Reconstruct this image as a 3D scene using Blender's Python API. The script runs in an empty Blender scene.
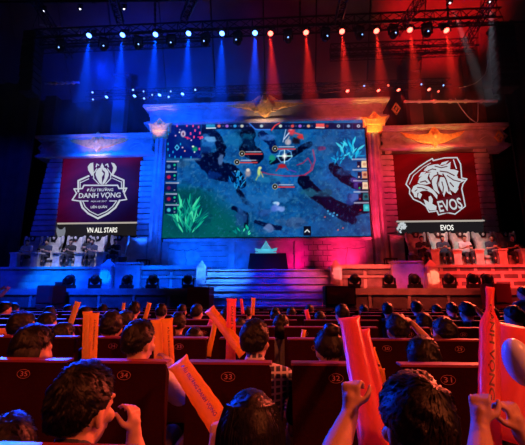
import bpy, bmesh, math, random
import numpy as np
from mathutils import Vector, Matrix, Quaternion, noise as mnoise
R = math.radians
scene = bpy.context.scene
col = scene.collection
rng = random.Random(7)

# ------------------------------------------------------------------ camera
FOC = 350.0; CX = 262.5; CY = 222.5
PITCH = R(11.5); YAW = R(3.5)
CAM = Vector((0, 0, 1.39))
FWD = Vector((-math.sin(YAW)*math.cos(PITCH), math.cos(YAW)*math.cos(PITCH), math.sin(PITCH)))
FL = -.12
RGT = Vector((math.cos(YAW), math.sin(YAW), 0))
UP = RGT.cross(FWD)
cd = bpy.data.cameras.new('camera'); cam = bpy.data.objects.new('camera', cd); col.objects.link(cam)
cam.location = CAM
cam.rotation_euler = (math.pi/2 + PITCH, 0, YAW)
cd.sensor_width = 36; cd.lens = FOC/525*36; cd.clip_start = 0.05; cd.clip_end = 200
scene.camera = cam

def at(px, py, Y):
    d = FWD + RGT*((px-CX)/FOC) + UP*((CY-py)/FOC)
    return CAM + d*((Y-CAM.y)/d.y)
def X(px, py, Y): return at(px, py, Y).x
def Z(py, Y, px=266): return at(px, py, Y).z
def proj(x, y, z):
    v = Vector((x, y, z)) - CAM
    w = v.dot(FWD)
    return CX + FOC*v.dot(RGT)/w, CY - FOC*v.dot(UP)/w

# ------------------------------------------------------------------ materials
def mat(name, color, rough=.7, metal=0, bump=0, bscale=20, var=0, vscale=4, emit=None, estr=0, spec=.5,
        sheen=0, brick=None, planks=0):
    m = bpy.data.materials.new(name); m.use_nodes = True
    nt = m.node_tree; b = nt.nodes['Principled BSDF']
    b.inputs['Roughness'].default_value = rough; b.inputs['Metallic'].default_value = metal
    b.inputs['Specular IOR Level'].default_value = spec
    if sheen: b.inputs['Sheen Weight'].default_value = sheen
    c = (*color, 1)
    b.inputs['Base Color'].default_value = c
    tc = nt.nodes.new('ShaderNodeTexCoord')
    src = None
    if brick:
        bw, bh, mortar = brick
        mp = nt.nodes.new('ShaderNodeMapping'); mp.inputs['Rotation'].default_value = (R(90), 0, 0)
        nt.links.new(tc.outputs['Object'], mp.inputs[0])
        # x,z plane -> use separate/combine
        sx = nt.nodes.new('ShaderNodeSeparateXYZ'); cx = nt.nodes.new('ShaderNodeCombineXYZ')
        nt.links.new(tc.outputs['Object'], sx.inputs[0])
        nt.links.new(sx.outputs[0], cx.inputs[0]); nt.links.new(sx.outputs[2], cx.inputs[1])
        bt = nt.nodes.new('ShaderNodeTexBrick'); nt.links.new(cx.outputs[0], bt.inputs[0])
        bt.inputs['Scale'].default_value = 1; bt.inputs['Brick Width'].default_value = bw
        bt.inputs['Row Height'].default_value = bh; bt.inputs['Mortar Size'].default_value = .045*bh/.2
        bt.inputs['Color1'].default_value = c
        bt.inputs['Color2'].default_value = tuple(min(1, k*1.3) for k in color)+(1,)
        bt.inputs['Mortar'].default_value = (*mortar, 1)
        src = bt.outputs['Color']
    if var:
        n = nt.nodes.new('ShaderNodeTexNoise'); n.inputs['Scale'].default_value = vscale; n.inputs['Detail'].default_value = 6
        nt.links.new(tc.outputs['Object'], n.inputs[0])
        mr = nt.nodes.new('ShaderNodeMapRange'); mr.inputs[1].default_value = .3; mr.inputs[2].default_value = .7
        mr.inputs[3].default_value = 1-var; mr.inputs[4].default_value = 1+var
        nt.links.new(n.outputs[0], mr.inputs[0])
        mx = nt.nodes.new('ShaderNodeMix'); mx.data_type = 'RGBA'; mx.blend_type = 'MULTIPLY'; mx.inputs[0].default_value = 1
        if src: nt.links.new(src, mx.inputs[6])
        else: mx.inputs[6].default_value = c
        nt.links.new(mr.outputs[0], mx.inputs[7]); src = mx.outputs[2]
    if src: nt.links.new(src, b.inputs['Base Color'])
    if bump:
        n2 = nt.nodes.new('ShaderNodeTexNoise'); n2.inputs['Scale'].default_value = bscale; n2.inputs['Detail'].default_value = 8
        nt.links.new(tc.outputs['Object'], n2.inputs[0])
        bp = nt.nodes.new('ShaderNodeBump'); bp.inputs['Strength'].default_value = bump; bp.inputs['Distance'].default_value = .03
        nt.links.new(n2.outputs[0], bp.inputs['Height']); nt.links.new(bp.outputs[0], b.inputs['Normal'])
    if emit:
        b.inputs['Emission Color'].default_value = (*emit, 1); b.inputs['Emission Strength'].default_value = estr
    return m

M = {}
M['stone'] = mat('carved_stone', (.42, .42, .46), .8, bump=.6, bscale=6, var=.35, vscale=2.2)
M['stone_smooth'] = mat('painted_stone', (.5, .5, .53), .7, bump=.25, bscale=9, var=.22, vscale=3)
M['stone_pale'] = mat('pale_marble', (.66, .62, .56), .55, bump=.25, bscale=5, var=.3, vscale=5)
M['bricks'] = mat('stage_bricks', (.13, .12, .14), .8, bump=.4, bscale=12, var=.3, vscale=3, brick=(.62, .27, (.62, .6, .6)))
M['stone_dark'] = mat('dark_stone', (.17, .17, .2), .8, bump=.5, bscale=8, var=.35, vscale=3)
M['bricks_dark'] = mat('pilaster_bricks', (.45, .45, .5), .8, bump=.4, bscale=12, var=.25, vscale=3, brick=(2.4, .34, (.07, .07, .08)))
M['gold'] = mat('painted_gold', (.95, .6, .2), .42, metal=.1, bump=.2, bscale=14, var=.25, vscale=9)
M['gold_bright'] = mat('bright_gold', (.95, .66, .26), .35, metal=.3)
M['black'] = mat('black_paint', (.012, .012, .014), .5)
M['black_metal'] = mat('black_metal', (.02, .02, .023), .35, metal=.6)
M['cloth_black'] = mat('black_cloth', (.008, .008, .012), .9, bump=.3, bscale=30)
M['drape'] = mat('dark_drape', (.03, .03, .034), .95, bump=.3, bscale=8, var=.4, vscale=1.2)
M['wall'] = mat('hall_wall', (.16, .12, .12), .9, bump=.2, bscale=4, var=.3, vscale=.8)
M['ceil'] = mat('hall_ceiling', (.2, .16, .16), .9, var=.25, vscale=.6)
M['wood'] = mat('dark_wood', (.13, .055, .03), .6, var=.4, vscale=3)
M['floor'] = mat('hall_carpet', (.03, .012, .014), .95, bump=.3, bscale=60, var=.3, vscale=8)
M['chair'] = mat('maroon_upholstery', (.02, .0012, .002), .85, bump=.12, bscale=70, var=.2, vscale=6, spec=.06)
M['chair_trim'] = mat('maroon_trim', (.2, .03, .035), .4)
M['plastic'] = mat('chair_plastic', (.03, .015, .018), .4)
M['number'] = mat('number_print', (.4, .14, .14), .6)
M['skin'] = mat('skin', (.52, .3, .21), .55, bump=.05, bscale=60)
M['hair'] = mat('black_hair', (.0035, .003, .004), .5, bump=.1, bscale=60, spec=.35)
M['eye'] = mat('dark_eye', (.02, .015, .015), .2)
M['sh_black'] = mat('black_shirt', (.015, .015, .02), .85, bump=.2, bscale=40)
M['sh_navy'] = mat('navy_shirt', (.03, .04, .08), .85, bump=.2, bscale=40)
M['sh_white'] = mat('white_shirt', (.55, .55, .58), .8, bump=.2, bscale=40)
M['sh_grey'] = mat('grey_shirt', (.18, .18, .2), .85, bump=.2, bscale=40)
M['jeans'] = mat('dark_trousers', (.02, .022, .035), .9)
M['amp'] = mat('red_lit_cabinet', (.4, .03, .06), .8, bump=.1)  # red light on the loudspeakers is put into this base colour
M['trophy'] = mat('cyan_lit_trophy', (.3, .8, .8), .2, emit=(.1, .55, .75), estr=.6)  # emission stands in for the cyan light falling on the trophy
M['phone'] = mat('phone_glass', (.02, .02, .02), .1)
# plaid shirt
def plaid():
    m = mat('plaid_shirt', (.05, .06, .12), .85)
    nt = m.node_tree; b = nt.nodes['Principled BSDF']; tc = nt.nodes.new('ShaderNodeTexCoord')
    outs = []
    for ax, k in (('X', 9), ('Z', 9)):
        w = nt.nodes.new('ShaderNodeTexWave'); w.bands_direction = ax; w.inputs['Scale'].default_value = k
        nt.links.new(tc.outputs['Object'], w.inputs[0])
        cr = nt.nodes.new('ShaderNodeValToRGB'); cr.color_ramp.elements[0].position = .72; cr.color_ramp.elements[1].position = .8
        nt.links.new(w.outputs[1], cr.inputs[0]); outs.append(cr.outputs[0])
    a = nt.nodes.new('ShaderNodeMix'); a.data_type = 'RGBA'; a.blend_type = 'ADD'; a.inputs[0].default_value = 1
    nt.links.new(outs[0], a.inputs[6]); nt.links.new(outs[1], a.inputs[7])
    c = nt.nodes.new('ShaderNodeMix'); c.data_type = 'RGBA'
    nt.links.new(a.outputs[2], c.inputs[0]); c.inputs[6].default_value = (.03, .035, .09, 1); c.inputs[7].default_value = (.45, .4, .55, 1)
    nt.links.new(c.outputs[2], b.inputs['Base Color'])
    return m
M['sh_plaid'] = plaid()
def translucent(name, color, tr=.7, rough=.3):
    m = mat(name, color, rough)
    nt = m.node_tree; b = nt.nodes['Principled BSDF']
    t = nt.nodes.new('ShaderNodeBsdfTranslucent'); t.inputs[0].default_value = (*color, 1)
    mx = nt.nodes.new('ShaderNodeMixShader'); mx.inputs[0].default_value = tr
    nt.links.new(b.outputs[0], mx.inputs[1]); nt.links.new(t.outputs[0], mx.inputs[2])
    nt.links.new(mx.outputs[0], nt.nodes['Material Output'].inputs[0])
    return m
M['stick'] = translucent('orange_balloon_film', (.97, .55, .06))
M['stick_red'] = translucent('red_balloon_film', (.95, .22, .14))
M['balloon_white'] = translucent('white_balloon_rubber', (.75, .82, .95), .1)
M['ink'] = mat('dark_ink', (.12, .01, .01), .5)
def emat(name, c, s):
    return mat(name, (0.006, .006, .006), .6, emit=c, estr=s, spec=0)
M['lens_blue'] = emat('blue_lens', (.08, .24, 1), 9)
M['lens_red'] = emat('red_lens', (1, .09, .06), 9)
M['lens_white'] = emat('white_lens', (.8, .85, 1), 8)
M['dot_blue'] = emat('small_blue_lens', (.2, .4, 1), 3)
M['dot_red'] = emat('small_red_lens', (1, .1, .06), 3)
M['logo'] = emat('pale_display_print', (.72, .78, .82), .75)
M['logo_dim'] = emat('dim_display_print', (.3, .32, .4), .6)
M['logo_dark'] = emat('crimson_display_print', (.14, .01, .02), .6)
M['cap_white'] = emat('caption_white', (1, .97, .9), 1.0)
M['cap_black'] = emat('caption_black', (.012, .01, .012), 1.0)
M['cap_line'] = emat('caption_line', (.55, .48, .42), .8)

# ------------------------------------------------------------------ mesh helpers
def link(o, parent=None):
    col.objects.link(o)
    if parent is not None: o.parent = parent
    return o
def obj(name, bm, m=None, parent=None, smooth=False, bevel=0):
    me = bpy.data.meshes.new(name)
    if bevel:
        bmesh.ops.bevel(bm, geom=[e for e in bm.edges], offset=bevel, segments=2, affect='EDGES', clamp_overlap=True)
    bmesh.ops.recalc_face_normals(bm, faces=bm.faces)
    bm.to_mesh(me); bm.free()
    if smooth:
        for p in me.polygons: p.use_smooth = True
    if m is not None:
        for k in (m if isinstance(m, list) else [m]): me.materials.append(k)
    return link(bpy.data.objects.new(name, me), parent)
def tag(o, label=None, cat=None, group=None, kind=None):
    if label: o['label'] = label
    if cat: o['category'] = cat
    if group: o['group'] = group
    if kind: o['kind'] = kind
    return o
def empty(name, loc, label, cat, group=None, rz=0):
    o = bpy.data.objects.new(name, None); col.objects.link(o); o.location = loc; o.rotation_euler = (0, 0, rz)
    o.empty_display_size = .1
    return tag(o, label, cat, group)
def copy_tree(o, parent=None):
    c = o.copy(); col.objects.link(c); c.parent = parent
    for ch in o.children: copy_tree(ch, c)
    return c
def B(): return bmesh.new()
def box(bm, x0, x1, y0, y1, z0, z1, rot=None, piv=None):
    vs = [bm.verts.new(v) for v in [(x0,y0,z0),(x1,y0,z0),(x1,y1,z0),(x0,y1,z0),(x0,y0,z1),(x1,y0,z1),(x1,y1,z1),(x0,y1,z1)]]
    for f in [(0,3,2,1),(4,5,6,7),(0,1,5,4),(1,2,6,5),(2,3,7,6),(3,0,4,7)]: bm.faces.new([vs[i] for i in f])
    if rot is not None: bmesh.ops.rotate(bm, verts=vs, cent=piv or Vector(((x0+x1)/2, (y0+y1)/2, (z0+z1)/2)), matrix=rot)
    return vs
def prism(bm, pts, y0, y1):          # pts (x,z) polygon extruded along y
    a = [bm.verts.new((x, y0, z)) for x, z in pts]; b = [bm.verts.new((x, y1, z)) for x, z in pts]
    bm.faces.new(a); bm.faces.new(b[::-1])
    n = len(pts)
    for i in range(n): bm.faces.new([a[i], b[i], b[(i+1) % n], a[(i+1) % n]])
    return a+b
def prism_x(bm, pts, x0, x1):        # pts (y,z)
    a = [bm.verts.new((x0, y, z)) for y, z in pts]; b = [bm.verts.new((x1, y, z)) for y, z in pts]
    bm.faces.new(a); bm.faces.new(b[::-1]); n = len(pts)
    for i in range(n): bm.faces.new([a[i], b[i], b[(i+1) % n], a[(i+1) % n]])
    return a+b
def frame_of(d):
    d = d.normalized(); u = d.cross(Vector((0, 0, 1)))
    if u.length < 1e-3: u = d.cross(Vector((0, 1, 0)))
    u.normalize(); return u, d.cross(u).normalized()
def tube(bm, pts, r, n=8, caps=True):
    pts = [Vector(p) for p in pts]
    rs = r if isinstance(r, (list, tuple)) else [r]*len(pts)
    rings = []
    for i, p in enumerate(pts):
        d = (pts[min(i+1, len(pts)-1)] - pts[max(i-1, 0)])
        u, v = frame_of(d)
        rings.append([bm.verts.new(p + (u*math.cos(2*math.pi*k/n) + v*math.sin(2*math.pi*k/n))*rs[i]) for k in range(n)])
    for a, b in zip(rings, rings[1:]):
        for k in range(n): bm.faces.new([a[k], a[(k+1) % n], b[(k+1) % n], b[k]])
    if caps:
        bm.faces.new(rings[0][::-1]); bm.faces.new(rings[-1])
def lathe(bm, prof, n=24, center=(0, 0, 0)):   # prof list of (r,z)
    cx, cy, cz = center; rings = []
    for r, z in prof:
        rings.append([bm.verts.new((cx+r*math.cos(2*math.pi*k/n), cy+r*math.sin(2*math.pi*k/n), cz+z)) for k in range(n)])
    for a, b in zip(rings, rings[1:]):
        for k in range(n): bm.faces.new([a[k], a[(k+1) % n], b[(k+1) % n], b[k]])
    bm.faces.new(rings[0][::-1]); bm.faces.new(rings[-1])
def ball(bm, c, r, sc=(1, 1, 1), rot=None, u=16, v=10):
    m = Matrix.Translation(Vector(c))
    if rot is not None: m = m @ rot.to_4x4()
    m = m @ Matrix.Diagonal((sc[0]*r, sc[1]*r, sc[2]*r, 1))
    return bmesh.ops.create_uvsphere(bm, u_segments=u, v_segments=v, radius=1, matrix=m)['verts']
def capsule(bm, p0, r0, p1, r1, n=12):
    p0 = Vector(p0); p1 = Vector(p1); d = p1-p0
    if d.length < 1e-5: ball(bm, p0, max(r0, r1)); return
    dn = d.normalized(); pts = []; rs = []
    for a in (85, 60, 30, 0): pts.append(p0 - dn*r0*math.sin(R(a))); rs.append(max(r0*math.cos(R(a)), r0*.08))
    for a in (0, 30, 60, 85): pts.append(p1 + dn*r1*math.sin(R(a))); rs.append(max(r1*math.cos(R(a)), r1*.08))
    u, v = frame_of(d); rings = []
    for p, r in zip(pts, rs):
        rings.append([bm.verts.new(p + (u*math.cos(2*math.pi*k/n) + v*math.sin(2*math.pi*k/n))*r) for k in range(n)])
    for a, b in zip(rings, rings[1:]):
        for k in range(n): bm.faces.new([a[k], a[(k+1) % n], b[(k+1) % n], b[k]])
    bm.faces.new(rings[0][::-1]); bm.faces.new(rings[-1])
def remesh(bm, voxel, smooth=4):
    bmesh.ops.recalc_face_normals(bm, faces=bm.faces)
    me = bpy.data.meshes.new('t'); bm.to_mesh(me); bm.free()
    o = bpy.data.objects.new('t', me); col.objects.link(o)
    md = o.modifiers.new('r', 'REMESH'); md.mode = 'VOXEL'; md.voxel_size = voxel; md.adaptivity = 0
    if smooth:
        s = o.modifiers.new('s', 'SMOOTH'); s.factor = .5; s.iterations = smooth
    dg = bpy.context.evaluated_depsgraph_get(); dg.update()
    out = bpy.data.meshes.new_from_object(o.evaluated_get(dg))
    bpy.data.objects.remove(o); bpy.data.meshes.remove(me)
    for p in out.polygons: p.use_smooth = True
    return out
def mesh_obj(name, me, m, parent=None):
    me.name = name
    if m is not None and len(me.materials) == 0: me.materials.append(m)
    elif m is not None: me.materials.clear(); me.materials.append(m)
    return link(bpy.data.objects.new(name, me), parent)
def text_mesh(s, size=1, depth=0, bold=False, sx=1, shear=0):
    c = bpy.data.curves.new('t', 'FONT'); c.body = s; c.size = size; c.align_x = 'CENTER'; c.align_y = 'CENTER'
    c.extrude = depth; c.shear = shear; c.resolution_u = 3
    if bold: c.offset = .018*size
    o = bpy.data.objects.new('t', c); col.objects.link(o)
    dg = bpy.context.evaluated_depsgraph_get(); dg.update()
    me = bpy.data.meshes.new_from_object(o.evaluated_get(dg))
    bpy.data.objects.remove(o)
    for v in me.vertices: v.co.x *= sx
    return me
def text_xz(name, s, cx, cz, Y, width, height, m, parent=None, bold=True, depth=.004, rz=0):
    me = text_mesh(s, 1, 0, bold)
    xs = [v.co.x for v in me.vertices]; ys = [v.co.y for v in me.vertices]
    w = max(xs)-min(xs); h = max(ys)-min(ys); mx = (max(xs)+min(xs))/2; my = (max(ys)+min(ys))/2
    for v in me.vertices:
        a = (v.co.x-mx)/w*width; b = (v.co.y-my)/h*height
        a, b = a*math.cos(rz)-b*math.sin(rz), a*math.sin(rz)+b*math.cos(rz)
        v.co = (cx+a, Y, cz+b)
    bm = B(); bm.from_mesh(me)
    r = bmesh.ops.extrude_face_region(bm, geom=list(bm.faces))
    bmesh.ops.translate(bm, verts=[g for g in r['geom'] if isinstance(g, bmesh.types.BMVert)], vec=(0, -depth, 0))
    return obj(name, bm, m, parent)
def shape_px(bm, polys, Y, th, conv=lambda x, y: (x, y)):
    for poly in polys:
        pts = []
        for x, y in poly:
            px, py = conv(x, y); p = at(px, py, Y); pts.append((p.x, p.z))
        vs = prism(bm, pts, Y-th, Y)
    big = [f for f in bm.faces if len(f.verts) > 4]
    bmesh.ops.triangulate(bm, faces=big)
def ribbon_poly(pts, w, closed=False):
    # returns list of quads along polyline in 2D
    out = []; n = len(pts)
    segs = [(pts[i], pts[(i+1) % n]) for i in range(n if closed else n-1)]
    for (x0, y0), (x1, y1) in segs:
        dx, dy = x1-x0, y1-y0; L = math.hypot(dx, dy) or 1; nx, ny = -dy/L*w/2, dx/L*w/2
        ex, ey = dx/L*w*.35, dy/L*w*.35
        out.append([(x0-ex+nx, y0-ey+ny), (x1+ex+nx, y1+ey+ny), (x1+ex-nx, y1+ey-ny), (x0-ex-nx, y0-ey-ny)])
    return out

def light_spot(name, loc, target, color, power, angle=40, blend=.5, size=.1):
    l = bpy.data.lights.new(name, 'SPOT'); l.color = color; l.energy = power; l.spot_size = R(angle); l.spot_blend = blend
    l.shadow_soft_size = size
    o = bpy.data.objects.new(name, l); col.objects.link(o); o.location = loc
    d = Vector(target)-Vector(loc); o.rotation_euler = d.to_track_quat('-Z', 'Y').to_euler()
    return o
def light_area(name, loc, target, color, power, sx, sy):
    l = bpy.data.lights.new(name, 'AREA'); l.shape = 'RECTANGLE'; l.size = sx; l.size_y = sy; l.color = color; l.energy = power
    o = bpy.data.objects.new(name, l); col.objects.link(o); o.location = loc
    d = Vector(target)-Vector(loc); o.rotation_euler = d.to_track_quat('-Z', 'Y').to_euler()
    return o
# ================================================================== SETTING
XS = -0.83                      # centre line of the stage
def struct(o): o['kind'] = 'structure'; return o
bm = B(); box(bm, -16, 14, -3, 20, FL-.1, FL); struct(obj('floor', bm, M['floor']))
bm = B(); box(bm, -16, 14, 19, 19.3, FL, 20); struct(obj('wall_back', bm, M['drape']))
bm = B(); box(bm, -16.3, -16, -3, 20, FL, 20); struct(obj('wall_left', bm, M['wall']))
bm = B(); box(bm, 14, 14.3, -3, 20, FL, 20); struct(obj('wall_right', bm, M['wall']))
bm = B(); box(bm, -16, 14, -3, 20, 20, 20.2); struct(obj('ceiling', bm, M['ceil']))
# sloping ceiling panel over the stage, red on the right and dark on the left
bm = B()
for k in range(10):
    x0 = -16+3*k; dz = .25 if k % 2 else 0
    prism_x(bm, [(15.8, 19.9), (18.99, 13.2-dz), (18.99, 13.5), (15.9, 20)], x0+.04, x0+2.96)
struct(obj('ceiling_slope', bm, M['ceil']))
# timber pillars of the hall behind the set
def pillar(px0, px1, ytop, ybot, Y, m, nm='trim_1', capital=False):
    x0 = X(px0, ybot, Y); x1 = X(px1, ybot, Y); z1 = Z(ytop, Y); bm = B()
    box(bm, x0, x1, Y, Y+.5, FL, z1)
    if capital:
        box(bm, x0-.12, x1+.12, Y-.12, Y+.5, z1-.1, z1+.1); box(bm, x0-.08, x1+.08, Y-.08, Y+.5, z1-.75, z1-.62)
    struct(obj(nm, bm, m, bevel=.01))
pillar(26, 38, 88, 240, 17.3, M['wood'], 'trim_1')
pillar(490, 504, 55, 240, 17.3, M['wood'], 'trim_2')
pillar(113, 125, 70, 100, 17.2, M['wall'], 'trim_3', True)
pillar(408, 421, 64, 90, 17.2, M['wall'], 'trim_4', True)
# masking drapes at the sides of the stage
def drape(nm, x0, x1, Y, z0, z1, label, m=None):
    bm = B(); n = int(abs(x1-x0)/.12); th = .05
    fr = [(x0+(x1-x0)*i/n, Y+.07*math.sin(i*1.15)+.02*math.sin(i*.37)) for i in range(n+1)]
    lo = [bm.verts.new((x, y, z0)) for x, y in fr]; hi = [bm.verts.new((x, y, z1)) for x, y in fr]
    lo2 = [bm.verts.new((x, y+th, z0)) for x, y in fr]; hi2 = [bm.verts.new((x, y+th, z1)) for x, y in fr]
    for i in range(n):
        bm.faces.new([lo[i], lo[i+1], hi[i+1], hi[i]]); bm.faces.new([lo2[i+1], lo2[i], hi2[i], hi2[i+1]])
        bm.faces.new([hi[i], hi[i+1], hi2[i+1], hi2[i]]); bm.faces.new([lo[i+1], lo[i], lo2[i], lo2[i+1]])
    bm.faces.new([lo[0], hi[0], hi2[0], lo2[0]]); bm.faces.new([lo[-1], lo2[-1], hi2[-1], hi[-1]])
    return tag(obj(nm, bm, m or M['drape'], smooth=True), label, 'curtain')
drape('stage_curtain', 10.2, 13.9, 15.2, FL, 12.0, 'black masking curtain hanging right of the red lit throne platform')
drape('stage_curtain', -15.9, -12.3, 15.4, FL, 12.0, 'dark blue lit masking curtain hanging left of the throne platform')
drape('stage_curtain', -12.2, 10.3, 18.3, 9, 12.6, 'wide black border curtain hanging behind the lamps above the screen', M['cloth_black'])

# ------------------------------------------------------------------ stage front and platforms
def block(nm, boxes, m, parent=None, bevel=.012, **k):
    bm = B()
    for b in boxes: box(bm, *b)
    return obj(nm, bm, m, parent, bevel=bevel)
ZA = 1.56      # front stage
ZB = 2.45      # throne platforms / upper stage
ZC = 2.27      # centre stage
XL1 = X(205, 290, 11.5); XR1 = X(331, 290, 11.5)
def front_stage(x0, x1, label, m):
    t = empty('front_stage', ((x0+x1)/2, 11.5, 0), label, 'stage')
    o = block('deck', [(x0, x1, 11.5, 13.6, FL, ZA-.22)], m)
    q = block('coping', [(x0, x1, 11.42, 13.6, ZA-.22, ZA), (x0, x1, 11.46, 11.5, .62, .72)], M['stone_smooth'])
    bm = B(); n = int((x1-x0)/1.15)
    for i in range(n):
        a = x0+(x1-x0)*i/n; b = x0+(x1-x0)*(i+1)/n
        box(bm, a+.07, b-.07, 11.455, 11.5, .78, ZA-.28)
    p = obj('front_panel', bm, M['stone_dark'], bevel=.015)
    rs_ = []
    for i in range(n+1):
        bm = B(); a = x0+(x1-x0)*i/n; box(bm, max(a-.045, x0), min(a+.045, x1), 11.44, 11.5, .72, ZA-.22)
        rs_.append(obj('mullion', bm, M['stone_smooth'], bevel=.008))
    for c in [o, q, p]+rs_: c.parent = t; c.matrix_parent_inverse = Matrix.Translation(-t.location)
    return t
def parent_keep(t, *cs):
    for c in cs: c.parent = t; c.matrix_parent_inverse = Matrix.Translation(-t.location)
front_stage(-15.5, XL1, 'blue lit stone front of the stage left of the central stairs', M['stone'])
front_stage(XR1, 13.5, 'red lit stone front of the stage right of the central stairs', M['stone'])
# upper platforms
def upper(x0, x1, m, label, bands=True):
    t = empty('throne_platform', ((x0+x1)/2, 13.6, ZA), label, 'platform')
    ps = [block('riser_wall', [(x0, x1, 13.6, 16.35, FL, ZB-.1)], m),
          block('platform_floor', [(x0, x1, 13.52, 16.35, ZB-.1, ZB)], M['stone_smooth'])]
    if bands:
        bm = B()
        for z0, z1, y in ((ZA, ZA+.28, 13.2), (ZA+.28, ZA+.56, 13.36)): box(bm, x0, x1, y, 13.6, z0, z1)
        ps.append(obj('step', bm, M['stone_smooth'], bevel=.02))
    parent_keep(t, *ps); return t
XLo = X(112, 285, 13.6); XRo = X(428, 285, 13.6)
upper(-15.5, XLo, M['stone'], 'blue lit stepped platform carrying the left row of thrones')
upper(XRo, 13.5, M['bricks'], 'red lit brick platform carrying the right row of thrones', False)
# inner upper stages beside the stairs with a panelled front
XLi = X(203, 285, 13.4); XRi = X(333, 285, 13.4)
def inner(x0, x1, label):
    t = empty('side_stage', ((x0+x1)/2, 13.3, 0), label, 'platform')
    ps = [block('deck', [(x0, x1, 13.3, 16.35, FL, ZB-.16)], M['stone_smooth']),
          block('coping', [(x0, x1, 13.2, 16.35, ZB-.16, ZB), (x0, x1, 13.24, 13.3, ZB-.48, ZB-.4)], M['stone_smooth'])]
    bm = B(); n = 3
    for i in range(n):
        a = x0+(x1-x0)*i/n; b = x0+(x1-x0)*(i+1)/n
        box(bm, a+.06, b-.06, 13.25, 13.3, ZB-.37, ZB-.19); box(bm, a+.06, b-.06, 13.25, 13.3, ZA+.06, ZB-.5)
    ps.append(obj('front_panel', bm, M['stone_dark'], bevel=.012))
    parent_keep(t, *ps)
inner(XLo, XLi, 'blue lit panelled side stage between the left obelisks')
inner(XRi, XRo, 'salmon lit panelled side stage between the right obelisks')
# centre stage and stairs
t = empty('centre_stage', (XS, 13.2, 0), 'centre stage floor under the black covered table', 'stage')
c1 = block('deck', [(XLi, XRi, 13.2, 16.35, FL, ZC)], M['stone']); parent_keep(t, c1)
t = empty('staircase', (XS, 12, 0), 'wide stone stairs lit blue and pink climbing to the centre stage', 'stairs')
ns = 9; rise = ZC/ns; tops = []
for i in range(ns):
    z1 = ZC-rise*i; y0 = 13.2-.2*(i+1)
    x0 = XLi+.02; x1 = XRi-.02
    if y0 < 11.5-1e-6 and False: pass
    bm = B(); box(bm, x0, x1, y0, y0+.2, FL, z1-.06); 
    # carved stone blocks in each riser, under a projecting tread
    box(bm, x0, x1, y0-.09, y0+.2, z1-.05, z1)
    n = 8
    for k in range(n):
        a = x0+(x1-x0)*(k+(.5 if i % 2 else 0))/n; b = min(a+(x1-x0)/n, x1)
        if b-a > .2: box(bm, a+.04, b-.04, y0-.025, y0, z1-rise+.03, z1-.08)
    s = obj('step', bm, M['stone_smooth'], bevel=.008); parent_keep(t, s)

# obelisk posts with a parapet
def obelisk(px0, px1, ytop, Y, wing, label):
    x0 = X(px0, 288, Y); x1 = X(px1, 288, Y); w = x1-x0; cxm = (x0+x1)/2
    z0 = ZA if abs(cxm-XS) > 2.9 else FL; zt = Z(ytop, Y, (px0+px1)/2); zs = zt-.3
    t = empty('obelisk_post', (cxm, Y, z0), label, 'pillar')
    bm = B(); d = w*.9
    # body tapering upward
    lo = [bm.verts.new((cxm+sx*w/2, Y+d/2+sy*d/2, z0)) for sx, sy in ((-1,-1),(1,-1),(1,1),(-1,1))]
    hi = [bm.verts.new((cxm+sx*w*.44, Y+d/2+sy*d*.44, zs)) for sx, sy in ((-1,-1),(1,-1),(1,1),(-1,1))]
    tip = bm.verts.new((cxm, Y+d/2, zt))
    for i in range(4):
        j = (i+1) % 4; bm.faces.new([lo[i], lo[j], hi[j], hi[i]]); bm.faces.new([hi[i], hi[j], tip])
    bm.faces.new(lo[::-1])
    a = obj('shaft', bm, M['stone_smooth'], bevel=.02)
    bm = B(); box(bm, cxm-w*.25, cxm+w*.25, Y-.012, Y+.05, zs-.75, zs-.12)
    b2 = obj('carved_face_panel', bm, M['stone'], bevel=.01)
    parent_keep(t, a, b2)
    if wing:
        xa, xb = (x1, x1+wing) if wing > 0 else (x0+wing, x0)
        bm = B(); box(bm, xa, xb, Y+.25, Y+.55, z0, ZB+.04); box(bm, xa, xb, Y+.2, Y+.6, ZB+.04, ZB+.12)
        p = obj('parapet', bm, M['stone'], bevel=.012); parent_keep(t, p)
obelisk(97, 110, 257.5, 12.85, 1.0, 'stone obelisk post with blue parapet at the right end of the left thrones')
obelisk(428.5, 441.5, 258, 12.85, -1.15, 'orange lit stone obelisk post with parapet at the left end of the right thrones')
obelisk(195, 205.5, 259, 12.6, 0, 'pale blue obelisk post at the left side of the central stairs')
obelisk(331, 343.5, 258, 12.6, 0, 'salmon lit obelisk post at the right side of the central stairs')

# ------------------------------------------------------------------ back set
YB = 16.4
# low wall beneath the screen
zl0 = ZC; zl1 = Z(238, 15.75)
t = empty('low_wall', (XS, 16.15, zl0), 'low stone wall below the giant screen, blue left and magenta right', 'wall')
xa = XS-4.75; xb = XS+4.75
ps = [block('panel', [(xa, xb, 15.9, 16.1, ZC, zl1)], M['stone'])]
bm = B()
for x in (xa+.1, XS-1.55, XS+1.45, xb-.1): box(bm, x-.14, x+.14, 15.78, 15.9, ZC, zl1-.14)
ps.append(obj('pilaster', bm, M['stone_smooth'], bevel=.015))
ps.append(block('coping', [(xa, xb, 15.72, 16.1, zl1-.14, zl1), (xa, xb, 15.8, 15.9, ZC, ZC+.2)], M['stone_smooth']))
bm = B()
def crack(pts, w=.018):
    for (x0, z0), (x1, z1) in zip(pts, pts[1:]):
        q = ribbon_poly([(x0, z0), (x1, z1)], w)[0]; prism(bm, q, 15.89, 15.9)
for s0, sgn in ((xa+.2, 1), (xb-.2, -1)):
    z = zl0+1.2; p = [(s0, z)]
    for k in range(9): s0 += sgn*.12*(1+rng.random()); z += (rng.random()-.42)*.16; p.append((s0, z))
    crack(p)
    q = [p[5]]; 
    for k in range(5): q.append((q[-1][0]+sgn*(rng.random()-.3)*.1, q[-1][1]-.16))
    crack(q)
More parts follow.
